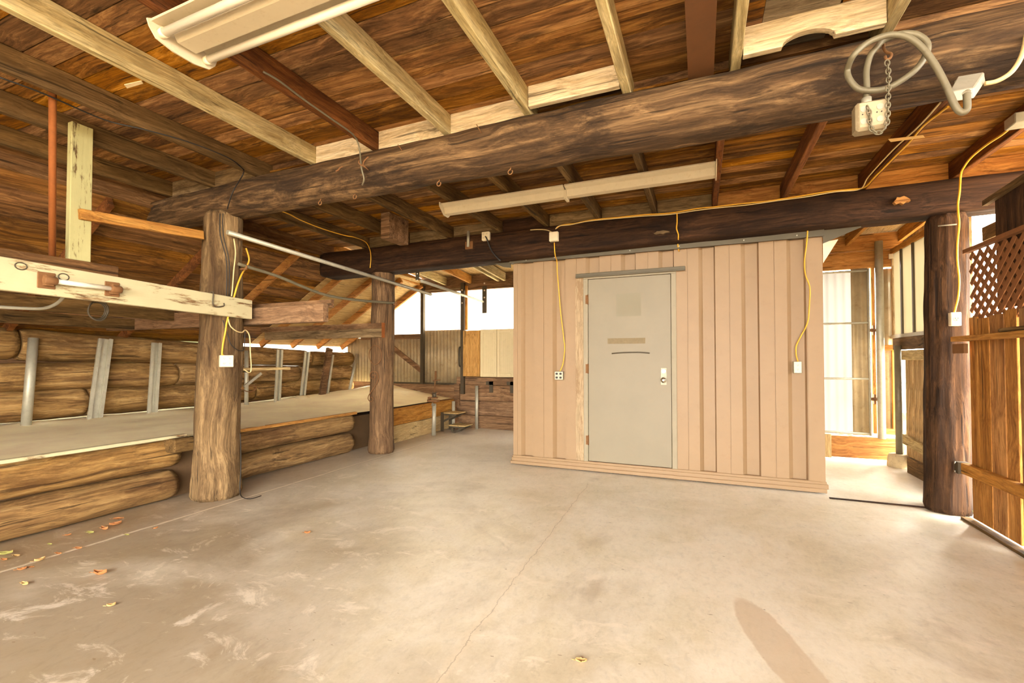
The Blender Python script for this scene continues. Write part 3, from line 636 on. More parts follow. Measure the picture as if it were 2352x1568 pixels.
for x in (-1.9, -1.55, -0.7, -0.2, .4, .85): MB().cyl((x, SY - .066, 2.43), (x, SY - .059, 2.43), .006, 8).build('screw', M['galv'], fl)
# bent end flaps of the flashing, left and right
m = MB().prism([(-2.11, SY - .03, 2.47), (-2.11, SY - .03, 2.36), (-2.20, SY - .03, 2.375), (-2.33, SY - .03, 2.43), (-2.33, SY - .03, 2.47)], (0, .004, 0)).box((-2.33, SY - .03, 2.465), (-2.1, SY + .2, 2.47))
m.build('flashing_flap', M['flashing'], shed)
m = MB().prism([(1.065, SY - .03, 2.49), (1.065, SY - .03, 2.34), (1.14, SY - .03, 2.37), (1.36, SY - .03, 2.46), (1.36, SY - .03, 2.49)], (0, .004, 0))
m.build('flashing_flap', M['flashing'], shed)
m = MB().prism([(1.07, SY + .0, 2.36), (1.07, SY + .0, 2.16), (1.22, SY + .12, 2.40)], (0, .004, 0))
m.build('bent_sheet', M['white_metal'], shed)
# frame, door and door furniture
fr_ = MB().box((DX0 - .055, SY - .018, .112), (DX0 - .004, SY + .05, 2.16)).box((DX1 + .004, SY - .018, .112), (DX1 + .055, SY + .05, 2.16)).box((DX0 - .055, SY - .018, DZ1 + .004), (DX1 + .055, SY + .05, 2.20))
fr_.build('door_frame', M['frame_paint'], shed, bev=.003)
MB().box((-1.305, SY - .05, 2.185), (-0.145, SY + .01, 2.222)).box((-1.305, SY - .055, 2.175), (-0.145, SY - .045, 2.19)).build('drip_cap', M['flashing'], shed, bev=.003)
MB().box((DX0 - .15, SY - .003, .112), (DX0 - .052, SY + .03, 2.18)).build('jamb_filler', wood('peeling_filler', 'Z', (168, 146, 112), (178, 152, 118), (186, 160, 124), paint=(156, 128, 96), paint_amt=.5, stain=0, crack=0, knots=0, vary=.02, bump=.1), shed)
door = MB().box((DX0, SY - .008, DZ0), (DX1, SY + .036, DZ1)).build('door', M['door_paint'], shed, bev=.002)
for z in (1.93, 1.15, 0.35):
    MB().cyl((DX0 - .004, SY - .014, z - .055), (DX0 - .004, SY - .014, z + .055), .008, 10).box((DX0 - .03, SY - .019, z - .05), (DX0 - .004, SY - .016, z + .05)).build('hinge', M['rust'], door)
MB().box((-0.396, SY - .013, 0.985), (-0.335, SY - .008, 1.165)).build('lock_plate', plain('ivory_lock_plate', (176, 166, 140), .4, var=.03, dirt=.1), door, bev=.002)
k = MB().cyl((-.365, SY - .008, 1.037), (-.365, SY - .045, 1.037), .012, 12)
pts = [Vector((-.365, SY - .03 - t, 1.037)) for t in (0, .008, .018, .03, .04, .044)]
k.tube(pts, [.014, .024, .029, .029, .022, .008], 18).build('door_knob', M['chrome'], door)
MB().cyl((-.365, SY - .012, 1.130), (-.365, SY - .018, 1.130), .021, 18).cyl((-.365, SY - .018, 1.130), (-.365, SY - .0195, 1.130), .012, 14).build('lock_cylinder', M['chrome'], door)
MB().tube(spline([(-.908, SY - .012, 1.318), (-.80, SY - .014, 1.327), (-.62, SY - .014, 1.33), (-.506, SY - .012, 1.321)]), .0075, 6).build('glue_streak', M['steel_dark'], door)
MB().box((-.955, SY - .0095, 1.425), (-.55, SY - .008, 1.487)).build('tape_residue', plain('tape_residue', (128, 112, 84), .8, var=.1, dirt=.5, dirt_col=(108, 90, 62), scale=20), door)
MB().box((-.857, SY - .0092, 1.725), (-.594, SY - .008, 1.975)).build('sign_outline', plain('faded_patch', (131, 121, 98), .6, var=.02, dirt=0), door)

# ================================================================ BACK WALL: corrugated sheets, posts, boards, cabinets
BY = 7.52
def panel(xa, xb, z0, z1, mat, label, y=BY, name='corrugated_panel', group=None, depth=.008, wave=.07, poly=None):
    return one(MB().corr((xa, y, z0), (xb - xa, 0, 0), (0, 0, z1 - z0), depth, wave, sheet=mat is M['panel']), name, mat, label, 'panel', group)
# gable sheet cut along the eave slope
m = MB(); n = 60
vs = []; xa, xb = -6.9, -5.0
for i in range(n + 1):
    x = xa + (xb - xa) * i / n; yy = BY + .008 * math.sin(2 * math.pi * (x - xa) / .07); zt = min(2.62, slope_z(x) + .09)
    vs += [(x, yy, 1.72 if x > -6.45 else min(1.5, zt - .02)), (x, yy, zt)]
m.add(vs, [(2 * i, 2 * i + 2, 2 * i + 3, 2 * i + 1) for i in range(n)], True)
one(m, 'corrugated_panel', M['panel'], 'translucent corrugated sheet cut to the slope of the gable, left of the steel post', 'panel', 'translucent back wall sheets')
panel(-4.98, -4.06, 1.80, 2.66, M['panel'], 'translucent corrugated sheet between the two steel posts of the back wall', group='translucent back wall sheets')
panel(-4.03, -3.02, 1.74, 2.60, M['panel'], 'translucent corrugated sheet above the wall cabinets, next to the shed', group='translucent back wall sheets')
panel(-6.9, -5.0, 0.80, 1.70, M['tin'], 'old corrugated iron sheet with a diagonal brace, behind the brown log post', y=7.50, depth=.013, wave=.076, group='iron back wall sheets')
panel(-4.985, -4.09, 0.79, 1.82, M['tin'], 'old corrugated iron sheet left of the orange cabinet', y=7.48, depth=.013, wave=.076, group='iron back wall sheets')
one(MB().box((-6.5, 7.44, 1.66), (-5.0, 7.49, 1.755)), 'wall_girt', M['brown_x'], 'brown girt between the translucent gable sheet and the iron sheet', 'girt')
one(MB().bar((-5.75, 7.47, 1.52), (-5.0, 7.47, 1.02), .04, .09), 'diagonal_brace', M['brown_x'], 'brown diagonal brace across the corrugated iron', 'brace')
one(MB().box((-5.9, 7.44, .76), (-4.12, 7.49, .81)), 'wall_girt', M['steel_dark'], 'dark girt under the corrugated iron sheets', 'girt')
one(MB().box((-4.985, 7.36, .79), (-4.92, 7.43, 2.68)), 'steel_post', M['steel_dark'], 'square steel post on the back wall, left of two', 'post', 'steel posts of the back wall')
m = MB().box((-4.125, 7.36, .90), (-4.03, 7.40, 2.68))
p = thing('steel_post', (-4.08, 7.38, .6), 'holed steel post rising behind the orange cabinet', 'post', 'steel posts of the back wall')
m = MB().box((-4.105, 7.36, .62), (-4.035, 7.43, 2.68)); m.build('post_body', M['steel_dark'], p)
MB().box((-4.02, 7.38, 1.80), (-3.985, 7.43, 2.62)).build('wood_strip', M['orange_z'], p)
for z in (2.54, 2.43, 2.3): MB().cyl((-4.07, 7.352, z), (-4.07, 7.362, z), .013, 12).build('bolt_hole', M['tube'], p)
one(MB().box((-4.985, 7.40, 2.575), (-4.1, 7.43, 2.60)), 'batten', M['grey_x'], 'thin horizontal batten between the two steel posts', 'batten')
def cabinet(xa, xb, z0, z1, mat, label, doors, y0=7.16, bead=False):
    c = thing('wall_cabinet', ((xa + xb) / 2, 7.33, z0), label, 'cabinet', 'wall cabinets')
    MB().box((xa, y0 + .02, z0), (xb, 7.45, z1)).build('cabinet_body', mat, c)
    w = (xb - xa) / doors
    for k in range(doors):
        a, b = xa + k * w + .004, xa + (k + 1) * w - .004
        m = MB().box((a, y0, z0 + .004), (a + .055, y0 + .02, z1 - .004)).box((b - .055, y0, z0 + .004), (b, y0 + .02, z1 - .004)).box((a + .055, y0, z0 + .004), (b - .055, y0 + .02, z0 + .065)).box((a + .055, y0, z1 - .065), (b - .055, y0 + .02, z1 - .004))
        d = m.build('door', mat, c, bev=.003)
        m = MB()
        if bead:
            nb = 6; bw = (b - a - .11) / nb
            for q in range(nb): m.box((a + .055 + q * bw + .002, y0 + .008, z0 + .06), (a + .055 + (q + 1) * bw - .002, y0 + .018, z1 - .06))
            m.box((a + .05, y0 + .012, z0 + .06), (b - .05, y0 + .02, z1 - .06))
        else: m.box((a + .05, y0 + .009, z0 + .06), (b - .05, y0 + .018, z1 - .06))
        m.build('door_panel', mat, d)
    return c
cabinet(-3.945, -3.605, 0.955, 1.775, M['cab_orange'], 'orange oak wall cabinet with one plain framed door', 1)
c = cabinet(-3.598, -2.95, 0.950, 1.785, M['cab_cream'], 'cream beadboard wall cabinet with two doors, half hidden by the shed', 2, bead=True)
h = one(MB().tube(spline([(-4.16, 7.487, 1.48), (-4.165, 7.42, 1.46), (-4.165, 7.42, 1.16), (-4.16, 7.487, 1.13)]), .013, 8), 'pull_bar', M['steel_dark'], 'dark vertical pull bar on the iron sheet beside the orange cabinet', 'handle')
# plank wall under the cabinets
for z0, z1, lab in ((0.0, .235, 'lowest'), (.24, .50, 'second'), (.505, .79, 'third'), (.795, .93, 'top')):
    one(MB().box((-4.22, 7.42, z0), (-2.2, 7.46, z1)), 'wall_plank', M['brown_x'], lab + ' brown plank of the low wall under the cabinets', 'plank', 'planks under the cabinets', bev=.004)
one(MB().box((-4.25, 7.38, .40), (-4.14, 7.42, .80)), 'upright_board', M['brown_x'], 'short dark upright board in the corner behind the small steps', 'board')
for z0, z1, lab in ((.5, .64, 'lower'), (.645, .78, 'upper')):
    one(MB().box((-6.0, 7.43, z0), (-4.24, 7.47, z1)), 'wall_plank', M['brown_x'], lab + ' brown plank behind the bright bank, under the iron sheet', 'plank', 'planks behind the bank')
for x, lab in ((-3.50, 'left'), (-3.09, 'right')):
    m = MB().box((x - .035, 7.40, .66), (x + .035, 7.42, .86)).box((x - .10, 7.40, .80), (x + .035, 7.42, .86))
    one(m, 'bracket', M['steel_dark'], 'dark steel strap bracket under the cabinets, %s of two' % lab, 'bracket', 'strap brackets')
struct(MB().box((-7.2, 7.62, 0), (-4.0, 7.66, .8)).box((-3.05, 7.5, .9), (1.0, 7.54, 2.85)).box((-4.12, 7.47, 0), (-3.0, 7.49, 1.72)), 'wall_back', M['brown_x'])
# retaining planks of the bank, past the brown post
for z0, z1, lab in ((0.0, .255, 'lower'), (.26, .515, 'upper')):
    one(MB().bar((-4.275, 5.18, (z0 + z1) / 2), (-4.285, 7.40, (z0 + z1) / 2), .045, z1 - z0), 'retaining_plank', M['grey_y' if z0 else 'brown_y'] if False else M['orange_y' if z0 else 'ply'], lab + ' weathered plank holding the bank, beyond the brown log post', 'plank', 'retaining planks', bev=.004)
def gpost(p, q, label, r=.03, name='galvanised_post', mat='galv', group='galvanised posts by the bank'):
    return one(MB().cyl(p, q, r, 14), name, M[mat], label, 'post', group)
gpost((-4.215, 5.38, -.01), (-4.215, 5.37, .545), 'short galvanised post holding the planks right beside the brown log post')
gpost((-4.13, 7.15, 0), (-4.14, 7.17, .50), 'short galvanised post behind the small steps')
b = oz(1089, 985); gpost((-3.75, 7.33, 0), (-3.75, 7.33, .78), 'galvanised post standing before the planks under the cabinets')
# pipe clamp vise on its post
b = oz(996, 1000)
v = thing('pipe_vise', (b.x, b.y, 0), 'red pipe clamp on a galvanised post before the bank, screw pointing up', 'vise')
zt = oy(1000, 927, b.y).z
MB().cyl((b.x, b.y, 0), (b.x + .01, b.y, zt), .034, 16).build('post', M['galv'], v)
zc = oy(1000, 918, b.y).z
m = MB().box((b.x - .10, b.y - .05, zc - .035), (b.x + .09, b.y + .04, zc + .005)).box((b.x - .10, b.y - .03, zc + .02), (b.x + .06, b.y + .04, zc + .045)).box((b.x - .10, b.y - .03, zc), (b.x - .075, b.y + .04, zc + .03))
m.build('clamp_jaw', M['rust'], v, bev=.004)
MB().cyl((b.x + .01, b.y, zc + .04), (b.x + .01, b.y, zc + .12), .036, 16).build('collar', M['steel_dark'], v)
zt2 = oy(1003, 852, b.y).z
sc_ = MB().cyl((b.x + .01, b.y, zc + .05), (b.x + .03, b.y, zt2), .012, 10).cyl((b.x + .03, b.y, zt2 - .14), (b.x + .035, b.y, zt2), .018, 10).build('screw', M['rust'], v)
for px, py in ((1000, 904), (1003, 873)):
    q = oy(px, py, b.y)
    MB().cyl((q.x - .06, q.y - .02, q.z - .005), (q.x + .06, q.y + .02, q.z + .005), .009, 8).build('tee_handle', M['rust'], sc_)
MB().tube(spline([(b.x - .02, b.y, zt + .01), (b.x + .0, b.y - .05, zt - .02), (b.x + .06, b.y - .05, zt - .01)]), .012, 8).build('clamp_bolt', M['galv'], v)
# small steps
st = thing('step_stool', (-4.0, 6.95, 0), 'low dark-framed two-tread wooden steps in the back corner', 'steps')
for y0, z, xa, xb in ((7.0, .33, -4.20, -3.88), (6.93, .13, -4.02, -3.70)):
    MB().box((xa, y0 - .13, z - .02), (xb, y0 + .16, z)).build('tread', M['ply'], st, bev=.003)
    for yy in (y0 - .11, y0 + .13):
        MB().bar((xa + .02, yy, z - .035), (xb - .03, yy, z - .035), .022, .03).bar((xa - .0, yy, z - .17), (xb - .06, yy, z - .04), .02, .03).build('side_bracket', M['steel_dark'], st)
for yy in (6.87, 7.15):
    MB().bar((-4.19, yy, .0), (-4.19, yy, .33), .03, .05, up=(1, 0, 0)).bar((-3.98, yy, .0), (-3.98, yy, .13), .03, .04, up=(1, 0, 0)).build('upright', M['steel_dark'], st)
# stakes against the log wall
sl_ = [((60, 975), (77, 776), 'p', 'round galvanised pipe stake leaning on the logs, nearest the viewer'),
       ((218, 960), (243, 778), 'c', 'wide steel channel stake leaning on the logs, left of the narrower channel'),
       ((350, 945), (360, 787), 'c', 'steel channel stake on the logs, next left of the pale log post'),
       ((452, 932), (456, 860), 'p', 'galvanised stake mostly hidden behind the pale log post'),
       ((566, 925), (566, 805), 'p', 'galvanised stake just right of the pale log post'),
       ((637, 922), (643, 803), 'c', 'straight steel channel stake crossing the end of the little shelf'),
       ((695, 909), (706, 808), 'c', 'steel channel stake set in a blob of concrete'),
       ((752, 905), (764, 815), 'p', 'thin galvanised pipe right behind the leaning wooden stake'),
       ((803, 895), (820, 813), 'p', 'leaning pipe stake nearest the brown log post')]
for (a, b, k, lab) in sl_:
    q = ox(*b, -6.60); p0 = None
    x0 = -6.54; p0 = ox(*a, x0)
    zb = bank_z(p0.x, p0.y) - .06
    d = (q - p0); t = (zb - p0.z) / d.z; base = p0 + d * t
    if k == 'p': m = MB().cyl(base, q, .042 if 'nearest the viewer' in lab else .03, 14)
    else:
        d = (q - base).normalized(); wv = Vector((0, 1, 0)); m = MB(); w = .055 if 'wide' in lab else .042
        for s_ in (-1, 1): m.bar(base + wv * w * s_, q + wv * w * s_, .012, .045, up=(1, 0, 0)) if False else m.bar(base + wv * w * s_, q + wv * w * s_, .035, .02, up=(1, 0, 0))
        m.bar(base + Vector((-.022, 0, 0)), q + Vector((-.022, 0, 0)), 2 * w, .012, up=(1, 0, 0))
    one(m, 'stake', M['galv'], lab, 'stake', 'stakes along the log wall')
p0, q = ox(738, 912, -6.5), ox(757, 800, -6.58)
one(MB().bar(p0 - Vector((0, 0, .05)), q, .13, .06, up=(1, 0, 0)), 'stake', M['brown_y'], 'broad brown wooden stake leaning on the logs', 'stake', 'stakes along the log wall', bev=.005)
c0 = ox(693, 912, -6.5)
m = MB(); m.log((c0.x, c0.y, c0.z - .06), (c0.x, c0.y, c0.z + .03), .17, .09, seed=3, amp=.02, seg=20, ring=.02)
one(m, 'concrete_blob', M['mortar'], 'crumbling blob of concrete at the foot of a channel stake', 'footing')
# edging of the bank
one(MB().box((-4.34, -3.6, .556), (-4.29, 2.66, .582)), 'edging_strip', M['white_y'], 'white painted edging strip along the near bank edge', 'edging', bev=.003)
one(MB().box((-4.34, 2.99, .515), (-4.295, 4.86, .548)), 'edging_strip', M['orange_y'], 'brown edging strip of the bank between the log posts', 'edging', bev=.003)
one(MB().box((-4.36, 2.50, .44), (-4.20, 2.67, .56)), 'wood_block', M['grey_y'], 'weathered wood block wedged between kerb logs and the pale post', 'block', bev=.01)
# translucent sheets outside the log wall
for y0, y1, z0, z1, mt, lab in ((3.3, 5.0, 1.28, 1.70, 'panel_green', 'greenish fibreglass sheet behind the logs left of the pale post'), (5.0, 7.55, 1.10, 1.75, 'panel', 'white fibreglass sheet behind the logs left of the brown post')):
    one(MB().corr((-7.06, y0, z0), (0, 0, z1 - z0), (0, y1 - y0, 0), .012, .09, sheet=True), 'fibreglass_sheet', M[mt], lab, 'panel', 'sheets outside the log wall')

# ================================================================ LEFT SIDE: painted timber, uprights, rails, pipes
xb = -3.885
A = [ox(0, 588, xb), ox(580, 690, xb), ox(580, 733, xb), ox(0, 665, xb)]
d0 = (A[1] - A[0]) / (A[1].y - A[0].y); d1 = (A[2] - A[3]) / (A[2].y - A[3].y)
ye = A[1].y; ys = 0.7
poly = [A[0] + d0 * (ys - A[0].y), A[1], Vector((xb, ye, A[2].z)), A[3] + d1 * (ys - A[3].y)]
pb = one(MB().prism(poly, (-.045, 0, 0)), 'painted_timber', M['white_y'], 'long white timber with flaking paint nailed across the pale log post', 'timber', bev=.004)
# rusty bracketed rod
hb = thing('grab_rail', (xb, 1.7, 1.7), 'white rod between two rusty brackets on the flaking white timber', 'rail')
for px, py in ((106, 645), (257, 665)):
    q = ox(px, py, xb)
    m = MB().box((xb, q.y - .045, q.z - .05), (xb + .008, q.y + .045, q.z + .055)).box((xb + .006, q.y - .022, q.z - .035), (xb + .05, q.y + .022, q.z + .035))
    m.cyl((xb + .045, q.y - .03, q.z), (xb + .045, q.y + .035, q.z), .026, 14)
    m.build('bracket', M['rust'], hb, bev=.006)
q0, q1 = ox(106, 645, xb), ox(257, 665, xb)
MB().cyl((xb + .045, q0.y, q0.z), (xb + .045, q1.y, q1.z), .0165, 14).build('rod', M['tube'], hb)
m = MB()
q = [ox(488, 672, xb), ox(488, 702, xb), ox(510, 703, xb), ox(511, 696, xb)]
one(MB().tube(spline([Vector((xb - .01, q[0].y - .01, q[0].z)), Vector((xb + .012, q[0].y, q[0].z)), Vector((xb + .012, q[1].y, q[1].z)), Vector((xb + .018, q[2].y, q[2].z)), Vector((xb + .018, q[3].y, q[3].z))], 4), .0055, 8), 'wire_hook', M['steel_dark'], 'square bent wire hook on the white timber near the pale post', 'hook')
for px, py, lab in ((48, 611, 'round white painted-over stamp near the left end of the white timber'), (146, 636, 'blistered dark knot above the white rod')):
    q = ox(px, py, xb); m = MB()
    ring = [Vector((xb + .001, q.y + .027 * math.cos(t / 20 * 6.283), q.z + .022 * math.sin(t / 20 * 6.283))) for t in range(20)]
    m.tube(ring, .0035, 6, closed=True)
    if 'stamp' in lab: m.build('knot_ring', M['steel_dark'], None); o = bpy.context.scene.collection.objects[-1]
    else: o = m.build('knot_ring', M['steel_dark'], None)
    tag(o, lab, 'knot'); 
# rusty timber lying behind the white one, orange pipe, upright post, brace
q = ox(273, 632, -4.12)
one(MB().box((-4.27, .7, 1.82), (-4.12, q.y, 1.965)), 'rusty_timber', M['brown_y'], 'brown timber behind the white one, under the upright post', 'timber', bev=.006)
a, b = ox(121, 163, -3.72), ox(120, 596, -4.15)
zt = ZF + DF - .005
p0 = Vector((-4.16, ox(120, 596, -4.16).y, 1.96))
p1 = Vector((-3.665, ox(121, 165, -3.665).y, zt))
one(MB().cyl(p0, p1, .019, 14), 'rust_pipe', M['rust_orange'], 'thin rust-orange pipe running from timber up to the roof boards', 'pipe')
xw = -4.135
a, b, c, d = ox(165, 277, xw), ox(204, 290, xw), ox(209, 598, xw), ox(170, 592, xw)
one(MB().box((xw - .055, a.y, 1.967), (xw, c.y, a.z)), 'upright_post', M['white_z'], 'square upright post with cracked pale yellow-green paint', 'post', bev=.004)
a, b = ox(182, 491, xw + .02), ox(505, 549, -4.10)
one(MB().bar(a, Vector((-4.135 + .02, 2.66, b.z)), .035, .075), 'brace_board', M['orange_y'], 'orange brown board bracing the pale upright to the log post', 'board', bev=.003)
q = ox(300, 193, -3.05)
one(MB().prism([oz(285, 195, ZF + .012), oz(325, 186, ZF + .012), oz(329, 192, ZF + .012), oz(292, 203, ZF + .012)], (0, 0, .004)), 'paper_scrap', M['paper'], 'torn paper scrap stuck beside the broad pale rafter', 'paper')
# cross timbers behind the log posts
one(MB().box((-6.35, 3.02, 1.585), (-3.06, 3.09, 1.745)), 'cross_timber', M['brown_x'], 'brown cross timber whose sawn end shows right of the pale post', 'timber', 'cross timbers', bev=.005)
one(MB().box((-6.35, 3.10, 1.72), (-3.05, 3.14, 1.79)), 'cross_board', M['brown_x'], 'dark board along the top of the cross timber at the pale post', 'board', 'cross timbers')
ct2 = one(MB().box((-6.0, 4.80, 1.545), (-3.845, 4.845, 1.66)), 'cross_timber', M['grey_x'], 'weathered cross timber fixed to the brown log post', 'timber', 'cross timbers', bev=.004)
m = MB().box((-6.1, 4.82, 1.662), (-3.846, 4.848, 1.735))
one(m, 'cross_board', M['brown_x'], 'dark board on top of the cross timber at the brown post', 'board', 'cross timbers')
MB().box((-3.843, 4.79, 1.54), (-3.835, 4.848, 1.735)).build('end_plate', M['rust_orange'], ct2)['label'] = 'rusty orange end plate'
one(MB().box((-5.16, .7, 1.66), (-5.11, 3.02, 1.78)), 'loft_plank', M['grey_y'], 'grey plank on edge behind the white timber, ending at the cross timber', 'plank', 'planks behind the white timber')
one(MB().box((-5.85, .7, 1.585), (-5.80, 3.02, 1.70)), 'loft_plank', M['grey_y'], 'weathered lower plank on edge further behind the white timber', 'plank', 'planks behind the white timber')
# bent tube and hanging coil under the white timber
xq = -4.3
pts = [ox(*p, xq) for p in ((-60, 702), (0, 705), (60, 708), (100, 708), (128, 698), (146, 680), (150, 655))]
one(MB().tube(spline(pts), .011, 10), 'bent_tube', M['galv'], 'galvanised tube with an upturned bend, under the white timber', 'tube')
q = ox(222, 713, xq); m = MB()
for k in range(3):
    rr_ = .066 + .006 * k
    m.tube([Vector((xq + .012 * k + .006 * math.sin(3 * t), q.y + rr_ * .8 * math.cos(t), q.z + rr_ * math.sin(t))) for t in [i / 28 * 6.283 for i in range(28)]], .006, 6, closed=True)
m.tube([Vector((xq, q.y, q.z + .06)), Vector((xq, q.y, 1.84))], .002, 5)
one(m, 'wire_coil', M['steel_dark'], 'dark coil of wire hanging under the flaking white timber', 'coil')
# iron on the brown post
def on_post(px, py, cx, cy, r):
    d = _ray(px, py); fx, fy = -cx, -cy
    A_ = d.x * d.x + d.y * d.y; B_ = 2 * (fx * d.x + fy * d.y); C_ = fx * fx + fy * fy - r * r; D_ = B_ * B_ - 4 * A_ * C_
    return _C + d * ((-B_ - math.sqrt(D_)) / (2 * A_) if D_ > 0 else -B_ / (2 * A_))
def pm(px, py, off=.012): return on_post(px, py, -4.01, 5.003, .158 + off)
xm = -3.86
q = ox(862, 815, xm)
ring = [pm(862 + 14 * math.cos(t / 26 * 6.283), 815 + 22 * math.sin(t / 26 * 6.283)) for t in range(26)]
one(MB().tube(ring, .005, 6, closed=True).tube([pm(860, 793), pm(862, 790, -.04)], .004, 6), 'iron_ring', M['rust'], 'thin iron ring hanging on the brown log post', 'ring')
pts = [(855, 861), (862, 862), (860, 870), (852, 868), (850, 860), (855, 853), (866, 856), (869, 868), (864, 882), (855, 896), (847, 908), (846, 917), (852, 922), (857, 917), (853, 912), (850, 915)]
one(MB().tube(spline([pm(*p) for p in pts], 5), .006, 7).tube([pm(862, 862, .012), pm(864, 861, -.03)], .005, 6), 'scroll_hook', M['rust'], 'S-shaped scrolled iron hook on the brown log post', 'hook')
def pp0(px, py, off): return on_post(px, py, -4.1, 2.82, .185 + off)
# little shelf behind the pale post
sh = thing('small_shelf', (-4.2, 3.2, 1.1), 'little board shelf on a metal strut right of the pale post', 'shelf')
a, b = ox(560, 848, -4.2), ox(655, 851, -4.2)
MB().box((-4.30, 2.985, a.z - .012), (-4.12, b.y, a.z + .015)).build('shelf_board', M['ply'], sh, bev=.002)
MB().box((-4.30, 2.98, a.z - .032), (-4.27, b.y - .35, a.z - .012)).build('batten', M['steel_dark'], sh)
a1, b1 = ox(561, 888, -4.2), ox(600, 857, -4.2)
MB().bar(a1, b1, .016, .025).build('strut', M['galv'], sh)
pts = [(556, 893), (565, 898), (575, 899), (586, 895), (588, 888), (580, 885), (573, 886)]
one(MB().tube([pp0(552, 890, -.02)] + spline([pp0(556, 893, .01)] + [ox(*p, -4.15) for p in pts[1:]], 4), .005, 6), 'wire_hook', M['rust'], 'curled pink-rusty wire hook below the little shelf', 'hook')
# pipes hung between the posts
a, b = ox(522, 533, -3.86), ox(990, 676, -3.70)
m = MB().tube([a, b], .021, 14)
one(m, 'hung_pipe', M['galv'], 'upper straight galvanised pipe slung from the pale post past the brown post', 'pipe', 'pipes slung between the posts')
pts = [(548, 606), (580, 616), (640, 635), (720, 668), (770, 682), (830, 690), (905, 696)]
one(MB().tube(spline([ox(*p, -3.86 + .02 * (i > 4)) for i, p in enumerate(pts)]), .015, 12), 'hung_pipe', M['grey_cable'], 'lower sagging grey pipe slung between the two log posts', 'pipe', 'pipes slung between the posts')
for px, py, x, lab in ((560, 545, -3.93, 'holding the upper pipe on the pale post'), (560, 613, -3.93, 'holding the sagging pipe on the pale post'), (908, 652, -3.88, 'holding the upper pipe on the brown post'), (906, 695, -3.88, 'holding the sagging pipe on the brown post')):
    q = ox(px, py, x + .05)
    one(MB().cyl((x - .03, q.y, q.z - .015), (x + .085, q.y, q.z - .02), .009, 8).cyl((x + .08, q.y, q.z - .02), (x + .085, q.y, q.z + .01), .008, 8), 'spike', M['rust'], 'rusty spike ' + lab, 'spike')
# holed hanger bars and their rod behind the dark beam
a, b = oy(968, 645, 5.165), oy(1110, 693, 7.42)
hz = [('hanger_bar', oy(959, 610, 5.158), oy(959, 643, 5.158), .055, 'short holed steel hanger below the dark beam, holding the thin rod'), ('hanger_bar', oy(1113, 648, 7.425), oy(1113, 719, 7.425), .09, 'long holed steel hanger in front of the bright sheet, holding the thin rod')]
for nm, t_, b_, w, lab in hz:
    g = thing(nm, (t_.x, t_.y, b_.z), lab, 'hanger', 'holed hangers')
    MB().box((t_.x - w / 2, t_.y - .004, b_.z), (t_.x + w / 2, t_.y + .004, 2.52 if t_.y < 6 else 2.60)).build('bar', M['steel_dark'], g)
    for k in range(3):
        MB().cyl((t_.x, t_.y - .006, t_.z - .02 - k * (.09 if t_.y < 6 else .13)), (t_.x, t_.y - .0045, t_.z - .02 - k * (.09 if t_.y < 6 else .13)), w * .17, 12).build('bolt_hole', M['tube'], g)
one(MB().cyl(a, b, .021, 12), 'hung_rod', M['galv'], 'thin pale rod between the two holed hangers in the back corner', 'rod')
# boxed timber under the ceiling near the brown post
a = oy(873, 555, 4.55); b = oy(932, 563, 4.75)
bx = MB()
q1, q2, q3 = oz(873, 545, 2.62), oz(905, 563, 2.62), oz(932, 560, 2.62)
qa, q, qb = oz(873, 547, 2.62), oz(894, 545, 2.62), oz(933, 563, 2.62)
one(MB().box((qa.x, q.y, 2.62), (q.x, qb.y, 2.912)), 'timber_block', M['brown_x'], 'boxed brown timber block hung under the roof above the dark beam', 'block', bev=.003)
# threaded stub and plate on the dark beam
q = oy(1077, 560, 4.80)
m = MB().box((q.x - .05, 4.80, q.z - .06), (q.x + .05, 4.815, q.z + .03))
g = thing('bolt_plate', (q.x, 4.8, q.z), 'small rusty plate with an upright stub pipe on the dark beam', 'bolt')
m.build('plate', M['rust'], g)
MB().cyl((q.x, 4.78, q.z - .04), (q.x, 4.785, q.z + .15), .017, 12).build('stub', M['galv'], g)

# ================================================================ STRIP LIGHTS
def strip_near():
    x0, x1, yc, zt = -2.36, -1.05, 1.42, 2.86
    L = thing('strip_light', ((x0 + x1) / 2, yc, zt), 'large near fluorescent fixture with two tubes, under the cream rafters', 'light')
    m = MB().prism([(x0, yc - .15, zt - .03), (x0, yc - .15, zt - .018), (x0, yc - .06, zt), (x0, yc + .06, zt), (x0, yc + .15, zt - .018), (x0, yc + .15, zt - .03), (x0, yc + .055, zt - .012), (x0, yc - .055, zt - .012)], (x1 - x0, 0, 0))
    m.build('reflector', M['white_metal'], L)
    MB().prism([(x0 + .02, yc - .075, zt - .012), (x0 + .02, yc + .075, zt - .012), (x0 + .02, yc + .045, zt - .07), (x0 + .02, yc - .045, zt - .07)], (x1 - x0 - .04, 0, 0)).build('ballast_cover', M['white_metal'], L, bev=.004)
    for x in (x0, x1):
        MB().prism([(x - .004, yc - .155, zt - .055), (x - .004, yc - .165, zt - .025), (x - .004, yc - .12, zt), (x - .004, yc + .12, zt), (x - .004, yc + .165, zt - .025), (x - .004, yc + .155, zt - .06), (x - .004, yc + .125, zt - .095), (x - .004, yc + .05, zt - .112), (x - .004, yc - .05, zt - .112), (x - .004, yc - .125, zt - .095)], (.008, 0, 0)).build('end_plate', M['white_metal'], L)
    for s in (-1, 1):
        t = MB().cyl((x0 + .035, yc + s * .105, zt - .062), (x1 - .035, yc + s * .105, zt - .062), .019, 20).build('tube', M['tube'], L)
        for x, e in ((x0 + .004, .03), (x1 - .034, .03)):
            MB().cyl((x, yc + s * .105, zt - .062), (x + e, yc + s * .105, zt - .062), .022, 16).build('socket', M['leaf_green'] if False else M['plastic'], t)
strip_near()
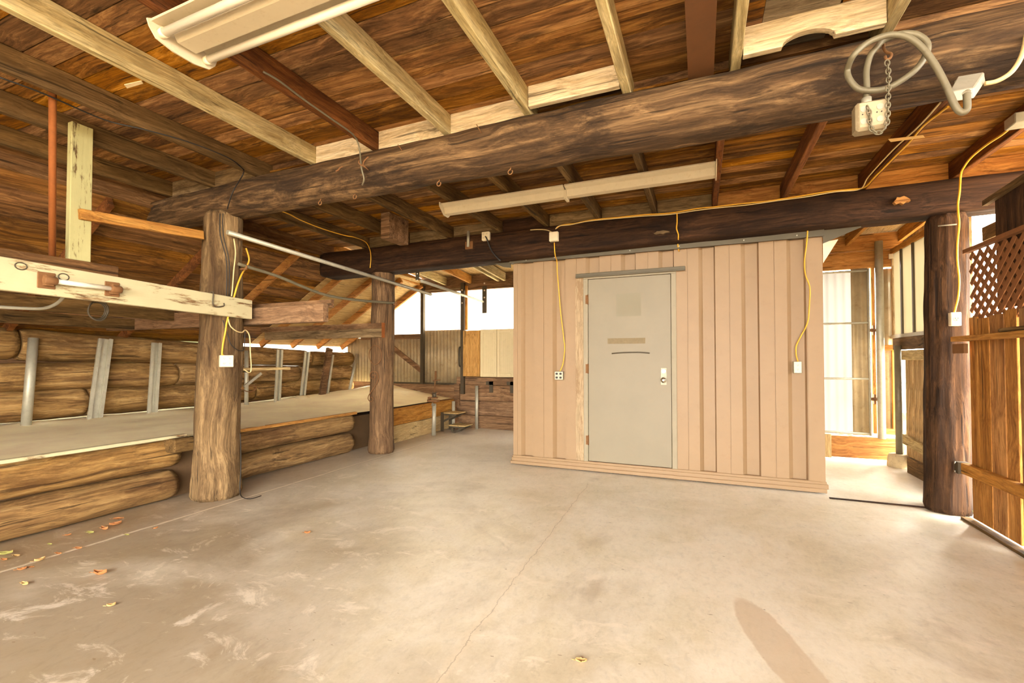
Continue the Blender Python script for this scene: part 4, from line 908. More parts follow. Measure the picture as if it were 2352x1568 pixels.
def strip_far():
    a, b = oz(1030, 480, 2.70), oz(1650, 392, 2.70)
    yc, x0, x1 = 3.80, -2.28, .115
    L = thing('strip_light', ((x0 + x1) / 2, yc, 2.74), 'long far fluorescent batten of two joined lengths, no tubes fitted, under the rear rafters', 'light')
    for xa, xb_ in ((x0, -1.075), (-1.065, x1)):
        m = MB().prism([(xa, yc - .10, 2.745), (xa, yc + .10, 2.745), (xa, yc + .10, 2.73), (xa, yc + .045, 2.715), (xa, yc + .035, 2.66), (xa, yc - .035, 2.66), (xa, yc - .045, 2.715), (xa, yc - .10, 2.73)], (xb_ - xa, 0, 0))
        m.build('batten_body', M['white_metal'], L, bev=.003)
    for x, w in ((x0 - .008, .12), (x1, .12)):
        MB().prism([(x, yc - w, 2.75), (x, yc + w, 2.75), (x, yc + w, 2.715), (x, yc + .04, 2.645), (x, yc - .04, 2.645), (x, yc - w, 2.715)], (.008, 0, 0)).build('end_plate', M['white_metal'], L)
    MB().box((-1.082, yc - .05, 2.64), (-1.058, yc + .05, 2.715)).build('joint_clip', M['white_metal'], L)
    for x in (-1.9, -.25): MB().cyl((x, yc, 2.745), (x, yc, 2.766), .006, 8).build('hanger', M['galv'], L)
strip_far()

# ================================================================ SIDE PASSAGE ON THE RIGHT
GY = 7.0
pg = thing('panel_gate', (1.45, GY, .3), 'white translucent sheet gate on a pipe frame, ending the side passage', 'gate')
MB().corr((1.12, GY + .02, .30), (.69, 0, 0), (0, 0, 2.09), .006, .09, sheet=True).build('translucent_sheet', M['panel_soft'], pg)
MB().corr((1.775, GY - .005, .30), (.175, 0, 0), (0, 0, 2.11), .010, .085).build('iron_sheet', M['tin'], pg)
for z in (2.375, 1.715, 1.01, .325): MB().cyl((1.12, GY - .03, z), (1.94, GY - .03, z), .0135, 10).build('cross_tube', M['galv'], pg)
MB().cyl((1.95, GY - .03, .30), (1.95, GY - .03, 2.40), .0135, 10).build('side_tube', M['galv'], pg)
one(MB().box((1.985, GY - .02, .33), (2.02, GY + .03, 2.42)), 'gate_stud', M['orange_z'], 'narrow orange wood stud right of the white panel gate', 'stud')
m = MB().box((1.96, GY - .045, 1.60), (2.03, GY - .02, 1.64)).cyl((1.975, GY - .06, 1.62), (2.02, GY - .06, 1.62), .008, 8).box((1.985, GY - .06, 1.56), (2.0, GY - .02, 1.68))
one(m, 'gate_latch', M['rust'], 'upper rusty latch between panel gate and orange stud', 'latch', 'gate latches')
m = MB().box((1.96, GY - .045, .74), (2.03, GY - .02, .78)).cyl((1.975, GY - .06, .76), (2.02, GY - .06, .76), .008, 8).box((1.985, GY - .06, .70), (2.0, GY - .02, .82))
one(m, 'gate_latch', M['rust'], 'lower rusty latch between panel gate and orange stud', 'latch', 'gate latches')
one(MB().cyl((2.045, GY - .09, .28), (2.045, GY - .09, 2.72), .042, 20), 'galvanised_post', M['galv'], 'tall round galvanised post at the end of the side passage', 'post', 'posts of the side passage')
one(MB().corr((2.06, GY + .01, .33), (.19, 0, 0), (0, 0, 2.06), .012, .075), 'iron_sheet', M['tin'], 'narrow corrugated iron strip right of the round galvanised post', 'panel')
one(MB().box((2.175, GY - .05, .36), (2.225, GY - .01, 1.40)), 'corner_stud', M['orange_z'], 'orange wood stud in the far corner, between two strapped rails', 'stud')
for z, lab in ((1.40, 'upper'), (.365, 'lower')):
    g = thing('strapped_rail', (2.15, GY - .06, z), lab + ' short orange rail with rusty strap plates in the far corner', 'rail', 'strapped rails')
    MB().box((2.06, GY - .06, z - .035), (2.24, GY - .03, z + .035)).build('rail_board', M['orange_x'], g)
    for x in (2.075, 2.215): MB().box((x - .02, GY - .065, z - .045), (x + .02, GY - .06, z + .045)).build('strap_plate', M['rust'], g)
one(MB().box((1.40, GY - .09, .02), (2.26, GY - .04, .285)), 'sill_board', M['orange_x'], 'long orange board on edge below the white panel gate', 'board', bev=.003)
one(MB().box((1.44, GY - .115, .01), (1.52, GY - .09, .30)), 'stake_board', M['grey_z'], 'short pale upright stake at the left end of the orange sill board', 'stake', bev=.003)
m = MB()
vs = [(1.3 + .95 * i / 24, GY - .06 + .28 * j / 6, .285 + .02 * noise.noise((i * .5, j * .7, 4)) + .01) for j in range(7) for i in range(25)]
m.add(vs, [(j * 25 + i, j * 25 + i + 1, (j + 1) * 25 + i + 1, (j + 1) * 25 + i) for j in range(6) for i in range(24)], True)
struct(m, 'floor_step', M['bank'])
# window wall
WX = 2.20
ws = [(5.28, 5.60), (5.60, 5.93), (5.93, 6.38), (6.38, 6.70), (6.70, 6.96)]
wn = thing('passage_window', (WX, 6.1, 1.5), 'tall row of whitish panes with grey mullions above the pale boards', 'window')
def wz(y): return 2.515 + .02 * (y - 6)
for k, (y0, y1) in enumerate(ws):
    MB().box((WX + .004, y0 + .012, 1.555), (WX + .010, y1 - .012, 2.56)).build('pane', M['glass'], wn)
for k, y in enumerate((5.28, 5.60, 5.93, 6.38, 6.70, 6.97)):
    MB().box((WX - .012, y - .018, 1.54), (WX + .03, y + .018, 2.58)).build('mullion', M['flashing'] if k not in (0, 5) else M['grey_z'], wn)
MB().box((WX - .02, 5.2, 1.515), (WX + .03, 7.0, 1.555)).build('sill', M['galv'], wn)
MB().box((WX - .02, 5.2, 2.56), (WX + .04, 7.0, 2.62)).build('head_rail', M['orange_y'], wn)
one(MB().box((WX - .035, 5.15, 1.37), (WX + .02, 6.9, 1.512)), 'wall_rail', M['grey_y'], 'pale weathered rail board under the row of panes', 'board', bev=.003)
one(MB().box((WX - .045, 5.15, 1.245), (WX - .0, 6.62, 1.36)), 'wall_rail', M['cream_y'], 'pale lower rail at the head of the upright boards', 'board', bev=.003)
m_y = 5.1; k = 0
while m_y < 6.62:
    w = (.14, .12, .15, .13)[k % 4]
    one(MB().box((WX - .005 + .008 * (k % 2), m_y + .002, .03), (WX + .018 + .008 * (k % 2), min(m_y + w, 6.66) - .002, 1.34)), 'wall_board', M['grey_z'], 'pale upright board of the passage wall, %s counting away from the dark post' % ORD[k], 'board', 'upright boards of the passage wall')
    m_y += w; k += 1
one(MB().bar((WX - .03, 5.1, .215), (WX - .03, 6.62, .335), .035, .11), 'wall_rail', M['cream_y'], 'pale sloping rail low on the passage boards', 'board', bev=.003)
one(MB().box((WX - .10, 4.98, .0), (WX - .06, 6.35, .17)), 'kick_board', M['grey_y'], 'dusty kick board along the floor of the passage wall', 'board', bev=.003)
one(MB().cyl((2.135, 6.66, .1), (2.135, 6.66, 1.42), .034, 16), 'standing_pipe', M['grey_cable'], 'dark upright pipe standing in a concrete footing by the passage wall', 'pipe')
m = MB(); m.log((2.125, 6.64, -.01), (2.125, 6.64, .15), .115, .10, seed=12, amp=.012, seg=24, ring=.03)
one(m, 'concrete_footing', M['mortar'], 'crumbling round concrete footing around the dark upright pipe', 'footing')
one(MB().bar((1.66, 5.17, 2.60), (2.1, 5.17, 2.585), .03, .15), 'hung_board', M['grey_x'], 'pale weathered board end under the dark beam beside the dark post', 'board', bev=.003)
one(MB().box((2.16, GY - .05, 2.50), (2.24, GY - .03, 2.56)), 'outlet_cover', M['plastic'], 'small pale cover plate high on the orange header in the corner', 'cover')
struct(MB().box((2.33, 5.0, 2.62), (2.36, 7.1, 2.95)).box((2.24, 6.98, 0), (2.36, 7.02, .6)), 'wall_right', M['grey_z'])

# ================================================================ PLANK GATE BESIDE THE DARK POST
XG = 1.92
gt = thing('plank_gate', (XG, 4.0, 0), 'orange-brown plank gate with lattice on top, right of the dark post', 'gate')
edges_more = [(3.215 - .16 * i, 3.06 - .16 * i, 1.575 + .01 * (i % 3)) for i in range(26)]  # unseen planks lengthen the gate to keep light off the right floor
edges = [(4.60, 4.49, 1.575), (4.49, 4.34, 1.56), (4.335, 4.165, 1.57), (4.16, 4.03, 1.59), (4.005, 3.85, 1.585), (3.845, 3.69, 1.58), (3.685, 3.54, 1.58), (3.535, 3.38, 1.58), (3.375, 3.22, 1.58)]
for k, (y1, y0, zt) in enumerate(edges + edges_more):
    MB().box((XG, y0 + .001, .035), (XG + .02, y1 - .001, zt)).build('plank', M['fence_z'], gt, bev=.002)
MB().bar((XG - .03, 4.70, .405), (XG - .03, -.9, .45), .055, .082).build('lower_rail', M['orange_y'], gt, bev=.005)
MB().box((XG - .09, -.9, 1.393), (XG, 4.66, 1.432)).build('upper_rail', M['orange_y'], gt, bev=.003)
MB().box((XG - .055, 4.55, 1.30), (XG - .03, 4.72, 1.375)).build('rail_bracket', M['rust'], gt)
br = MB().box((XG - .075, 4.62, .36), (XG - .005, 4.68, .45)).build('post_bracket', M['steel_dark'], gt)
for z in (.44, .375): MB().cyl((XG - .078, 4.65, z), (XG - .088, 4.65, z), .009, 10).build('bolt', M['chrome'], br)
lt = MB()
LY0, LY1, LZ0, LZ1 = 2.6, 4.60, 1.58, 2.3
def lat_z(y): return 2.09
sp = .10
for s_ in (1, -1):
    for k in range(-20, 36):
        a0 = LY0 + k * sp; pts = []
        # line y = a0 + s*(z - 1.5)*.62
        seg = []
        for t in range(61):
            z = 1.5 + t * .015; y = a0 + s_ * (z - 1.5)
            if LY0 <= y <= 4.585 and z <= min(lat_z(y) - .01, 2.34) and z >= 1.52: seg.append((y, z))
        if len(seg) > 2:
            (ya, za), (yb_, zb_) = seg[0], seg[-1]
            xx = XG + .006 + (.007 if s_ > 0 else 0)
            lt.bar((xx, ya, za), (xx, yb_, zb_), .006, .030, up=(0, -s_ * .6, .8) if False else (0, 1, 0)) if False else lt.bar((xx, ya, za), (xx, yb_, zb_), .036, .006, up=(1, 0, 0))
lt.build('lattice', M['lattice'], gt)
MB().bar((XG - .01, 4.60, lat_z(4.60)), (XG - .01, -.9, lat_z(1.3)), .04, .03).build('lattice_cap', M['lattice'], gt)
# dark boards seen behind the lattice
for k, (y0, y1, zb_, zt, lab) in enumerate(((-.9, 4.42, 1.62, 2.47, 'dark weathered boarding close behind the lattice of the plank gate'),)):
    m = MB(); yy = y0
    while yy < y1: m.box((XG + .085, yy + .001, zb_), (XG + .105, min(yy + .14, y1) - .001, zt)); yy += .14
    one(m, 'boarding', M['post_dark'], lab, 'boards')
one(MB().bar((XG + .05, 4.47, 2.42), (XG + .06, 3.2, 2.50), .03, .04), 'sagging_batten', M['grey_y'], 'dark crooked batten in the bright gap beside the dark post', 'batten')
one(MB().box((XG + .35, 4.1, 2.28), (XG + .38, 5.2, 2.40)), 'outer_rail', M['grey_y'], 'pale rail crossing the bright gap right of the dark post', 'rail')
one(MB().tube(spline([Vector((XG - .06, 4.07, 1.447)), Vector((XG - .05, 3.9, 1.45)), Vector((XG - .05, 3.4, 1.446))]), .014, 10), 'stick', M['grey_y'], 'short peeled stick lying on the upper rail of the plank gate', 'stick')
one(MB().box((1.87, -.9, -.01), (1.93, 4.66, .022)), 'gate_sill', M['grey_y'], 'thin dusty sill strip on the floor under the plank gate', 'sill')
m = MB()
for k in range(22):
    a = RND.uniform(0, 6.28); r_ = RND.uniform(.005, .03); h_ = RND.uniform(.05, .13)
    q = Vector((2.02 + r_ * math.cos(a), 4.72 + r_ * math.sin(a), 0)); t = q + Vector((.03 * math.cos(a), .03 * math.sin(a), h_))
    m.add([q + Vector((-.006, 0, 0)), q + Vector((.006, 0, 0)), t], [(0, 1, 2)]); m.add([q + Vector((0, -.006, 0)), q + Vector((0, .006, 0)), t], [(0, 1, 2)])
tag(m.build('weed', M['grass']), 'small green weed in the bright gap at the foot of the dark post', 'plant', kind='stuff')
one(MB().cyl((1.80, 4.745, 2.345), (1.90, 4.70, 2.335), .005, 8), 'nail', M['galv'], 'bright nail sticking out of the dark post near its top', 'nail')

# ================================================================ OUTLETS AND CABLES
def outlet(name, x, y, z, w, h, label, body, slots, face='Y', d=.045, dark=None, depth_face=None, rot=0.0):
    """box on a wall facing the viewer (-Y), slots = list of (dx, dz) sockets"""
    g = thing(name, (x, y, z), label, 'outlet')
    g.rotation_euler = (0, 0, rot)
    MB().box((x - w / 2, y - d, z - h / 2), (x + w / 2, y, z + h / 2)).build('box_body', body, g, bev=.004)
    fp = MB().box((x - w / 2 + .003, y - d - .004, z - h / 2 + .003), (x + w / 2 - .003, y - d, z + h / 2 - .003)).build('face_plate', dark or body, g, bev=.002)
    for dx, dz in slots:
        pts = [(x + dx + .014 * math.cos(t / 16 * 6.283), y - d - .004, z + dz + max(-.0115, min(.0115, .0145 * math.sin(t / 16 * 6.283)))) for t in range(16)]
        s_ = MB().prism(pts, (0, -.002, 0)).build('socket', M['black'] if dark is not None and dark == M['galv'] else M['plastic'], fp)
        if not (dark is not None and dark == M['galv']):
            for ax, az, hw, hh in ((-.005, .003, .0011, .0035), (.005, .003, .0011, .0035), (0, -.0055, .0018, .0018)):
                MB().box((x + dx + ax - hw, y - d - .0066, z + dz + az - hh), (x + dx + ax + hw, y - d - .0059, z + dz + az + hh)).build('slot', M['black'], fp)
    return g
quad = [(-.023, .022), (.023, .022), (-.023, -.022), (.023, -.022)]
# on the pale log post
q = ox(518, 829, -3.935)
yp = 2.66; q = on_post(518, 829, -4.1, 2.82, .182)
outlet('outlet_box', q.x, q.y, q.z, .105, .105, 'ivory box with four sockets on the pale log post', M['plastic'], quad, rot=math.atan2(q.y - 2.82, q.x + 4.1) + math.pi / 2)
outlet('outlet_box', -1.517, SY + .03, 1.067, .10, .10, 'steel box with four black sockets on the left of the shed', M['galv'], quad, dark=M['galv'])
outlet('outlet_box', .85, SY + .03, 1.178, .068, .112, 'single steel-framed outlet on the right of the shed', M['galv'], [(0, .02), (0, -.02)], dark=M['plastic'])
q = oy(1117, 543, 4.80)
outlet('outlet_box', q.x, 4.815, q.z, .095, .10, 'ivory box with four sockets on the dark beam, black lead plugged in', M['plastic'], quad)
q = oy(1273, 544, 4.80)
outlet('junction_box', q.x, 4.815, q.z, .10, .105, 'square blank ivory junction box on the dark beam', M['plastic'], [])
q = oy(2192, 733, 4.72)
g = outlet('outlet_box', q.x, 4.735, q.z, .066, .108, 'white plate with one round socket on the dark post', M['plastic'], [])
fp = [c for c in g.children if c.name.startswith('face')][0]
MB().prism([(q.x + .02 * math.cos(t / 20 * 6.283), 4.686, q.z + .02 * math.sin(t / 20 * 6.283)) for t in range(20)], (0, -.003, 0)).build('socket', M['pale_cable'], fp)
for ax, az in ((-.008, .005), (.008, .005), (0, -.009)): MB().box((q.x + ax - .002, 4.681, q.z + az - .003), (q.x + ax + .002, 4.684, q.z + az + .003)).build('slot', M['black'], fp)

def cable(name, pts, r, mat, label, group=None, k=6):
    return one(MB().tube(spline(pts, k), r, 8), name, M[mat], label, 'cable', group)
# main pair along the dark beam
yb = 4.80
top = [(1278, 524), (1290, 517), (1320, 513), (1360, 505), (1420, 499), (1480, 493), (1540, 489), (1600, 479), (1640, 475), (1700, 468), (1760, 462), (1800, 456), (1840, 450), (1900, 440), (1950, 435), (1985, 430)]
P1 = [oy(x, y, yb) for x, y in top]
P1 += [oz(2010, 405, 2.758), oz(2060, 355, 2.758), oz(2090, 325, 2.758), oz(2120, 290, 2.758), oz(2160, 258, 2.758), oz(2178, 245, 2.758)]
cable('yellow_cable', P1, .0065, 'yellow', 'long yellow cable along the dark beam, turning up the rafter to the log beam', 'yellow cables')
P2 = [oy(x, y, yb - .006) for x, y in [(1276, 526), (1284, 519), (1310, 516), (1350, 508), (1410, 502), (1480, 496), (1540, 492), (1600, 483), (1660, 476), (1720, 470), (1790, 460), (1850, 452), (1920, 440), (1975, 434)]] + [oz(1995, 405, 2.76), oz(2050, 345, 2.76), oz(2110, 290, 2.76), oz(2160, 235, 2.76)]
cable('cream_cable', P2, .005, 'pale_cable', 'thin cream cable running beside the long yellow one', 'yellow cables')
cable('cream_cable', [oy(x, y, 4.80) for x, y in ((1218, 528), (1235, 527), (1255, 528), (1268, 533))], .005, 'pale_cable', 'short cream cable entering the blank junction box from the left')
cable('yellow_cable', [oy(1273, 557, 4.79), oy(1275, 585, 4.79), oy(1279, 600, SY - .075), oy(1280, 625, SY - .07), oy(1283, 660, SY - .015), oy(1288, 720, SY - .01), oy(1294, 770, SY - .01), oy(1297, 800, SY - .01), oy(1293, 835, SY - .01), oy(1286, 852, SY - .02)], .006, 'yellow', 'yellow drop cable from the blank junction box to the black sockets', 'yellow drop cables')
cable('yellow_cable', [oy(1555, 490, 4.795), oy(1555, 510, 4.795), oy(1554, 525, 4.79), oy(1558, 538, 4.795), oy(1558, 547, 4.80), oy(1558, 555, SY - .075), oy(1557, 564, SY - .07), oy(1560, 577, SY - .008)], .006, 'yellow', 'short yellow drop cable ending above the door right corner', 'yellow drop cables')
cable('yellow_cable', [oy(1855, 527, SY - .075), oy(1854, 545, SY - .075), oy(1852, 565, SY - .03), oy(1848, 600, SY - .012), oy(1850, 630, SY - .012), oy(1860, 660, SY - .012), oy(1859, 700, SY - .012), oy(1855, 740, SY - .012), oy(1838, 775, SY - .012), oy(1829, 795, SY - .012), oy(1829, 815, SY - .012), oy(1833, 830, SY - .018)], .006, 'yellow', 'yellow drop cable looping to the outlet on the right of the shed', 'yellow drop cables')
cable('yellow_cable', [oz(2322, 292, 2.75), oz(2300, 310, 2.75), oz(2265, 333, 2.752), oz(2232, 360, 2.754), oz(2215, 382, 2.756), oy(2207, 400, 4.78), oy(2204, 440, 4.78), oy(2200, 470, 4.78), oy(2201, 490, 4.735), oy(2203, 515, 4.725), oy(2199, 560, 4.725), oy(2199, 600, 4.72), oy(2203, 640, 4.715), oy(2201, 680, 4.71), oy(2194, 710, 4.71), oy(2191, 722, 4.71)], .0075, 'yellow', 'thick yellow cable dropping down the dark post to the white plate', 'yellow drop cables')
g = thing('junction_box', tuple(oz(2338, 280, 2.74)), 'grey junction box on the rafter at the right edge', 'outlet')
b = oz(2342, 278, 2.72); MB().box((b.x - .05, b.y - .06, 2.69), (b.x + .06, b.y + .05, 2.755)).build('box_body', M['galv'], g, bev=.005)
cable('black_lead', [oy(1115, 543, 4.765), oy(1118, 548, 4.75), oy(1124, 565, 4.78), oy(1132, 580, 4.79), oy(1145, 594, 4.80), oy(1150, 599, 4.81)], .008, 'black', 'short black lead hanging from the beam outlet box')
cable('yellow_wire', [oz(638, 482, 2.76), oz(665, 492, 2.758), oz(690, 505, 2.758), oz(740, 525, 2.758), oz(790, 540, 2.758), oz(815, 545, 2.758), oy(840, 556, 4.80), oy(850, 575, 4.79), oy(852, 595, 4.79), oy(850, 615, 4.80)], .0055, 'yellow', 'yellow wire along a rear rafter, dropping over the brown post', 'yellow cables')
# pale post wiring
def pp(px, py, off=.012):
    a = math.radians(0)
    d = _ray(px, py); c = Vector((-4.1, 2.82, 0)); r = .185 + off
    dx, dy = d.x, d.y; fx, fy = -c.x, -c.y
    A_ = dx * dx + dy * dy; B_ = 2 * (fx * dx + fy * dy); C_ = fx * fx + fy * fy - r * r; D_ = B_ * B_ - 4 * A_ * C_
    t = (-B_ - math.sqrt(D_)) / (2 * A_) if D_ > 0 else -B_ / (2 * A_)
    return _C + d * t
cable('yellow_cable', [pp(*p) for p in ((565, 570), (572, 595), (566, 612), (555, 630), (545, 655), (538, 680))] + [pp(*p) for p in ((522, 735), (518, 760), (513, 785), (510, 812), (514, 816))], .0075, 'yellow', 'thick yellow cable down the pale post into the ivory box')
cable('cream_cable', [pp(*p) for p in ((537, 548), (541, 580), (537, 620), (534, 660), (532, 680))], .0055, 'pale_cable', 'cream cable on the upper half of the pale post')
cable('cream_cable', [pp(*p) for p in ((524, 731), (529, 748), (543, 760), (556, 763))] + [ox(*p, -3.95) for p in ((564, 758), (573, 772), (575, 810), (577, 845), (573, 855), (560, 848))], .0055, 'pale_cable', 'cream cable looping loose right of the pale post')
cable('black_wire', [pp(*p) for p in ((512, 735), (525, 775), (530, 790), (545, 803), (558, 805))] + [ox(*p, -3.95) for p in ((561, 795), (563, 760))], .004, 'black', 'thin black wire looping on the pale post above the ivory box')
for px0, px1, lab in ((505, 520, 'left'), (512, 526, 'right')):
    cable('black_wire', [pp(*p, .004) for p in ((px0, 490), (px0 + 1, 540), (px1, 600), (px1, 680))], .004, 'black', 'thin black wire stapled up the pale post above the timber, %s of two' % lab)
cable('black_wire', [pp(552, 995, .006), pp(553, 1030, .006), pp(553, 1080, .006), pp(551, 1120, .008)] + [oz(555, 1140, .006), oz(575, 1145, .006), oz(600, 1138, .006)], .004, 'black', 'black wire running down the pale post and curling on the floor')
cable('grey_wire', [oz(605, 165, ZF - .004), oz(640, 185, ZF - .004), oz(700, 230, ZF - .004), oz(760, 272, ZF - .004), oz(800, 300, ZF - .004), oz(818, 318, ZF - .004), oy(826, 345, 2.64), oy(830, 385, 2.64), oy(836, 410, 2.66), oy(832, 425, 2.68)], .006, 'grey_cable', 'grey wire along the reddish rafter, hanging over the log beam')
cable('black_wire', [oz(0, 178, ZF - .004), oz(100, 215, ZF - .004), oz(240, 275, ZF - .004), oz(330, 297, ZF - .004), oz(430, 325, ZF - .004), oz(520, 360, ZF - .004), oz(555, 385, ZF - .006), oz(558, 400, ZF - .01), oy(535, 440, 2.62), oy(522, 480, 2.66)], .005, 'black', 'thin black wire sagging along the grey rafter towards the pale post')

# conduit loop, hanging box, chain and hook on the log beam
yl = 2.56
loop = [oy(*p, 2.56) for p in ((1990, 240), (1991, 200), (1990, 165), (1998, 130), (2014, 108), (2030, 93))]
loop += [oy(*p, 2.54) for p in ((2060, 80), (2085, 77), (2110, 82), (2130, 100), (2127, 125), (2105, 158), (2070, 185), (2035, 203), (2000, 208), (1970, 203), (1950, 180), (1947, 158))]
loop += [oy(*p, 2.48) for p in ((1960, 128), (1990, 100), (2030, 83), (2060, 80), (2090, 88), (2120, 112), (2148, 150), (2172, 195), (2188, 232), (2200, 252), (2212, 258), (2221, 250), (2221, 225), (2220, 215))]
one(MB().tube(spline(loop, 6), .013, 12), 'conduit_loop', M['grey_cable'], 'stiff grey conduit coiled in a loop on the log beam', 'cable')
q = oy(1990, 277, 2.54)
hb_ = thing('hanging_box', (q.x, 2.54, q.z), 'spattered steel outlet box hanging from the conduit loop', 'outlet')
hw = abs(oy(2030, 277, 2.54).x - oy(1958, 277, 2.54).x) / 2
cx = (oy(2030, 277, 2.54).x + oy(1958, 277, 2.54).x) / 2; zt, zb2 = oy(1990, 243, 2.54).z, oy(1990, 308, 2.54).z
MB().box((cx - hw, 2.49, zb2), (cx + hw, 2.56, zt)).build('box_body', plain('spattered_steel', (150, 134, 104), .6, metal=.2, dirt=.5, dirt_col=(196, 180, 150), scale=30), hb_, bev=.010)
fp = MB().box((cx - hw * .8, 2.486, zb2 + .012), (cx + hw * .92, 2.49, zt - .008)).build('face_plate', plain('spattered_plate', (172, 154, 122), .6, dirt=.4, dirt_col=(120, 96, 66), scale=40), hb_, bev=.002)
for dx, dz in ((-.03, .028), (.03, .028), (-.03, -.028), (.03, -.028)):
    MB().prism([(cx + dx + .0135 * math.cos(t / 16 * 6.283), 2.486, (zt + zb2) / 2 + dz + .0135 * math.sin(t / 16 * 6.283)) for t in range(16)], (0, -.002, 0)).build('knockout', M['galv'], fp)
for dx in (-.035, -.018, .018, .035):
    MB().prism([(cx + dx + .003 * math.cos(t / 8 * 6.283), 2.4855, (zt + zb2) / 2 + .004 + .003 * math.sin(t / 8 * 6.283)) for t in range(8)], (0, -.001, 0)).build('pin_hole', M['black'], fp)
MB().cyl((oy(1990, 250, 2.54).x, 2.54, zt - .01), (oy(1990, 250, 2.54).x, 2.54, zt + .035), .02, 14).build('cable_clamp', M['galv'], hb_)
# chain
cp = spline([oy(*p, 2.47) for p in ((2037, 140), (2041, 175), (2040, 210), (2039, 250), (2038, 280), (2030, 300), (2015, 306), (2002, 298), (1998, 280), (1996, 255), (1990, 242))], 8)
# even steps along the path
acc = [cp[0]]
step = .019
for p in cp[1:]:
    while (p - acc[-1]).length > step: acc.append(acc[-1] + (p - acc[-1]).normalized() * step)
m = MB()
for i in range(len(acc) - 1):
    c = (acc[i] + acc[i + 1]) / 2; d = (acc[i + 1] - acc[i]).normalized()
    a_ = d.orthogonal().normalized(); b_ = d.cross(a_)
    an = 0.9 + (math.pi / 2) * (i % 2); u = a_ * math.cos(an) + b_ * math.sin(an)
    m.tube([c + d * .0145 * math.cos(t / 12 * 6.283) + u * .0085 * math.sin(t / 12 * 6.283) for t in range(12)], .0028, 6, closed=True)
one(m, 'chain', M['grey_cable'], 'rusty link chain hooked to the log beam, looped round the hanging box', 'chain')
one(MB().tube(spline([oy(*p, yy) for p, yy in (((2030, 95), 2.66), ((2030, 110), 2.6), ((2036, 120), 2.55), ((2047, 124), 2.52), ((2045, 133), 2.5), ((2036, 137), 2.48), ((2033, 130), 2.5))], 5), .006, 8), 'beam_hook', M['rust'], 'twisted wire hook holding the chain on the log beam', 'hook')
# junction box on the beam underside, with cream feed
c1 = [oy(*p, 2.60) for p in ((2187, 182), (2265, 173), (2250, 215), (2178, 238))]
jb = thing('junction_box', tuple(oy(2215, 205, 2.60)), 'square grey junction box under the log beam where the conduit ends', 'outlet')
ctr = oy(2220, 200, 2.60)
qx, qz = ctr.x, ctr.z
w_ = .095
MB().prism([oy(2180, 236, 2.56), oy(2238, 226, 2.56), oy(2262, 190, 2.66), oy(2200, 200, 2.66)], (0, 0.0, .05)).build('box_body', M['galv'], jb, bev=.004)
MB().prism([oy(2200, 181, 2.68), oy(2262, 173, 2.68), oy(2265, 190, 2.67), oy(2196, 201, 2.67)], (0, .03, 0.01)).build('box_side', M['white_metal'], jb, bev=.004)
MB().cyl(oy(2220, 216, 2.555), oy(2220, 212, 2.60), .016, 12).build('connector', M['chrome'], jb)
cable('cream_cable', [oy(2262, 192, 2.64), oy(2290, 186, 2.64), oy(2320, 168, 2.64), oy(2340, 142, 2.64), oy(2352, 112, 2.64), oy(2358, 80, 2.66)], .010, 'pale_cable', 'thick cream cable leaving the junction box to the right')
q = oz(2080, 318, 2.75)
one(MB().prism([oz(2040, 320, 2.752), oz(2120, 311, 2.752), oz(2124, 316, 2.752), oz(2046, 326, 2.752)], (0, 0, .003)), 'tape_strip', M['tape'], 'strip of brown tape over the cables on the rafter', 'tape')
# eye hooks and nails on the log beam
for px, py, lab in ((735, 466, 'eye hook under the log beam nearest the pale post'), (815, 452, 'small ring hook under the log beam, second from the pale post'), (1008, 422, 'open rusty hook under the middle of the log beam'), (1172, 395, 'open pale hook under the log beam, furthest right')):
    q = oy(px, py, 2.80); m = MB()
    m.tube([q + Vector((.016 * math.cos(t / 14 * 5.6 + 1.3), 0, .016 * math.sin(t / 14 * 5.6 + 1.3))) for t in range(15)], .0042, 7).cyl(q + Vector((0, 0, .014)), q + Vector((0, .02, .055)), .0042, 7)
    one(m, 'eye_hook', M['rust'], lab, 'hook', 'hooks under the log beam')
q = oy(834, 380, 2.63)
m = MB().tube(spline([q + Vector(v) for v in ((-.035, 0, .045), (-.03, -.01, .02), (-.005, 0, 0), (.02, -.015, .02), (.045, -.01, .045), (.05, 0, .055))], 4), .005, 7).cyl(q, q + Vector((0, .06, -.01)), .005, 7)
one(m, 'double_hook', M['rust'], 'double-pronged wire hook on the face of the log beam', 'hook')
q = oy(779, 387, 2.64)
one(MB().tube(spline([q + Vector(v) for v in ((-.03, .03, .0), (-.02, -.01, -.02), (.0, -.01, -.015), (.02, -.01, .0), (.035, 0, .01))], 4), .0055, 7), 'bent_hook', M['rust'], 'bent S hook on the log beam left of the double hook', 'hook')
for px, py, lab in ((920, 342, 'left'), (1100, 297, 'right')):
    q = oy(px, py, 2.68); one(MB().cyl(q + Vector((-.008, -.02, .025)), q + Vector((.008, .03, -.02)), .003, 6), 'nail', M['rust'], 'rusty nail in the face of the log beam, %s of two' % lab, 'nail')

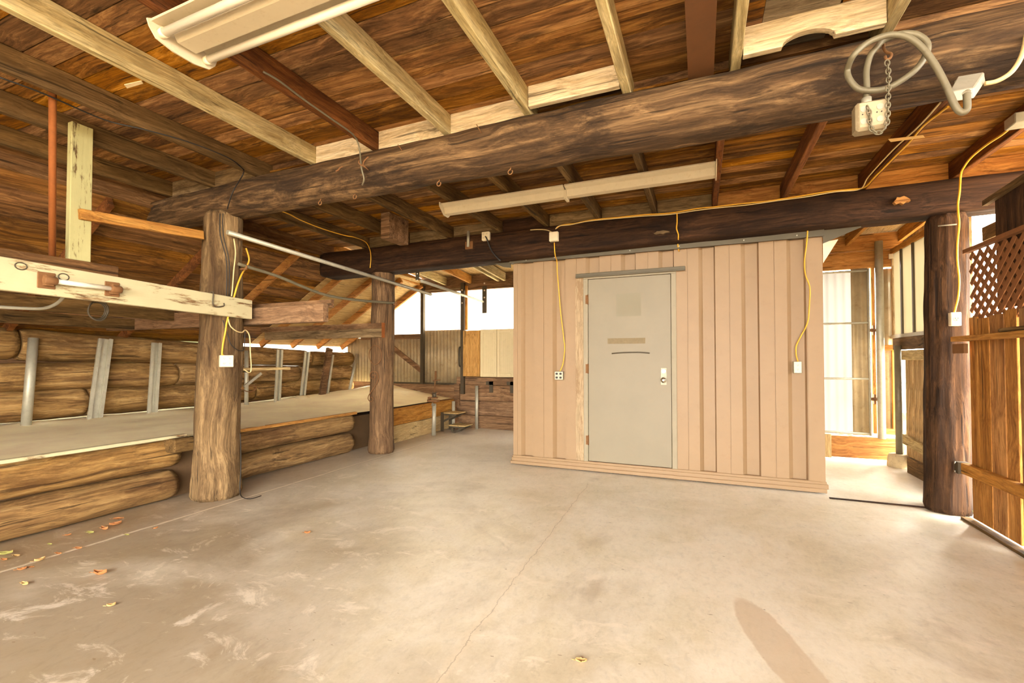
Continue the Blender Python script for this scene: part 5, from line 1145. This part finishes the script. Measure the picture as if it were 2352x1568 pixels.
# ================================================================ LEAVES ON THE FLOOR
def leaf(px, py, size, mat, label, curl=.6, ang=0.0, wid=.55):
    c = oz(px, py, 0); m = MB(); nu, nv = 9, 7
    vs = []
    for i in range(nu):
        t = i / (nu - 1); w = wid * size * (math.sin(math.pi * min(1, t * 1.02)) ** .7) * .5 * (1 + .22 * math.sin(t * 17))
        for j in range(nv):
            s_ = (j / (nv - 1)) * 2 - 1
            x = (t - .5) * size; y = s_ * w
            z = curl * size * (.25 * s_ * s_ + .35 * (t - .5) ** 2 * 1.6) + .05 * size * noise.noise((i * .9 + px, j * .9, py))
            vs.append((x * (1 - .2 * curl), y * (1 - .35 * curl * abs(s_)), z))
    zmin = min(v[2] for v in vs)
    ca, sa = math.cos(ang), math.sin(ang)
    V3 = [Vector((c.x + x * ca - y * sa, c.y + x * sa + y * ca, z - zmin + .002)) for x, y, z in vs]
    m.add(V3, [(i * nv + j, i * nv + j + 1, (i + 1) * nv + j + 1, (i + 1) * nv + j) for i in range(nu - 1) for j in range(nv - 1)], True)
    m.tube([V3[nv // 2], V3[nv // 2] + Vector((-ca * size * .3, -sa * size * .3, .004))], .0016, 5)
    return one(m, 'fallen_leaf', M[mat], label, 'leaf', 'fallen leaves')
LV = [(230, 1320, .085, 'leaf_brown', 'largest curled brown leaf, alone on the concrete at left', .9, .5),
      (240, 1217, .075, 'leaf_brown', 'lower brown leaf of the clump by the kerb logs', .9, .2), (265, 1206, .085, 'leaf_brown', 'middle brown leaf of the clump by the kerb logs', .8, 1.2), (272, 1193, .08, 'leaf_brown', 'upper flat brown leaf of the clump by the kerb logs', .4, .6),
      (208, 1225, .06, 'leaf_green', 'yellow-green leaf left of the brown clump', .7, .3), (156, 1230, .04, 'leaf_brown', 'small brown leaf between the clump and the left edge', .7, 1.0),
      (180, 1261, .055, 'leaf_brown', 'brown leaf lying on the floor joint, nearest the clump', .7, .4), (135, 1273, .05, 'leaf_brown', 'red-brown leaf on the floor joint, middle of three', .6, .2),
      (91, 1288, .06, 'leaf_tan', 'pale tan leaf on the floor joint, leftmost of three', .9, 1.4), (50, 1309, .05, 'leaf_brown', 'dark curled leaf just right of the joint near the left edge', .9, 1.0), (70, 1304, .045, 'leaf_brown', 'flat brown leaf beside the dark curled one near the left edge', .4, .5),
      (57, 1344, .055, 'leaf_tan', 'tan leaf in the left foreground below the joint', .8, .2), (12, 1274, .085, 'leaf_green', 'green leaf at the left edge against the kerb', .7, .8), (10, 1287, .05, 'leaf_brown', 'brown leaf tucked under the green one at the left edge', .6, .2),
      (38, 1277, .05, 'leaf_tan', 'pale pointed leaf right of the green one at the left edge', .4, .3), (255, 1393, .045, 'leaf_tan', 'small yellowish leaf lowest in the left foreground', 1.0, .9),
      (706, 1225, .05, 'leaf_brown', 'lone brown leaf on the floor right of the pale post', .9, .6), (1335, 1521, .055, 'leaf_tan', 'lone tan leaf in the front middle of the floor', .7, .3),
      (292, 1229, .035, 'leaf_green', 'tiny yellow leaf below the brown clump', .6, .3), (358, 1214, .035, 'leaf_brown', 'tiny brown leaf on the joint right of the clump', .9, 1.5), (115, 1251, .035, 'leaf_green', 'tiny olive leaf by the bottom kerb log', .6, .2)]
for a in LV: leaf(*a)
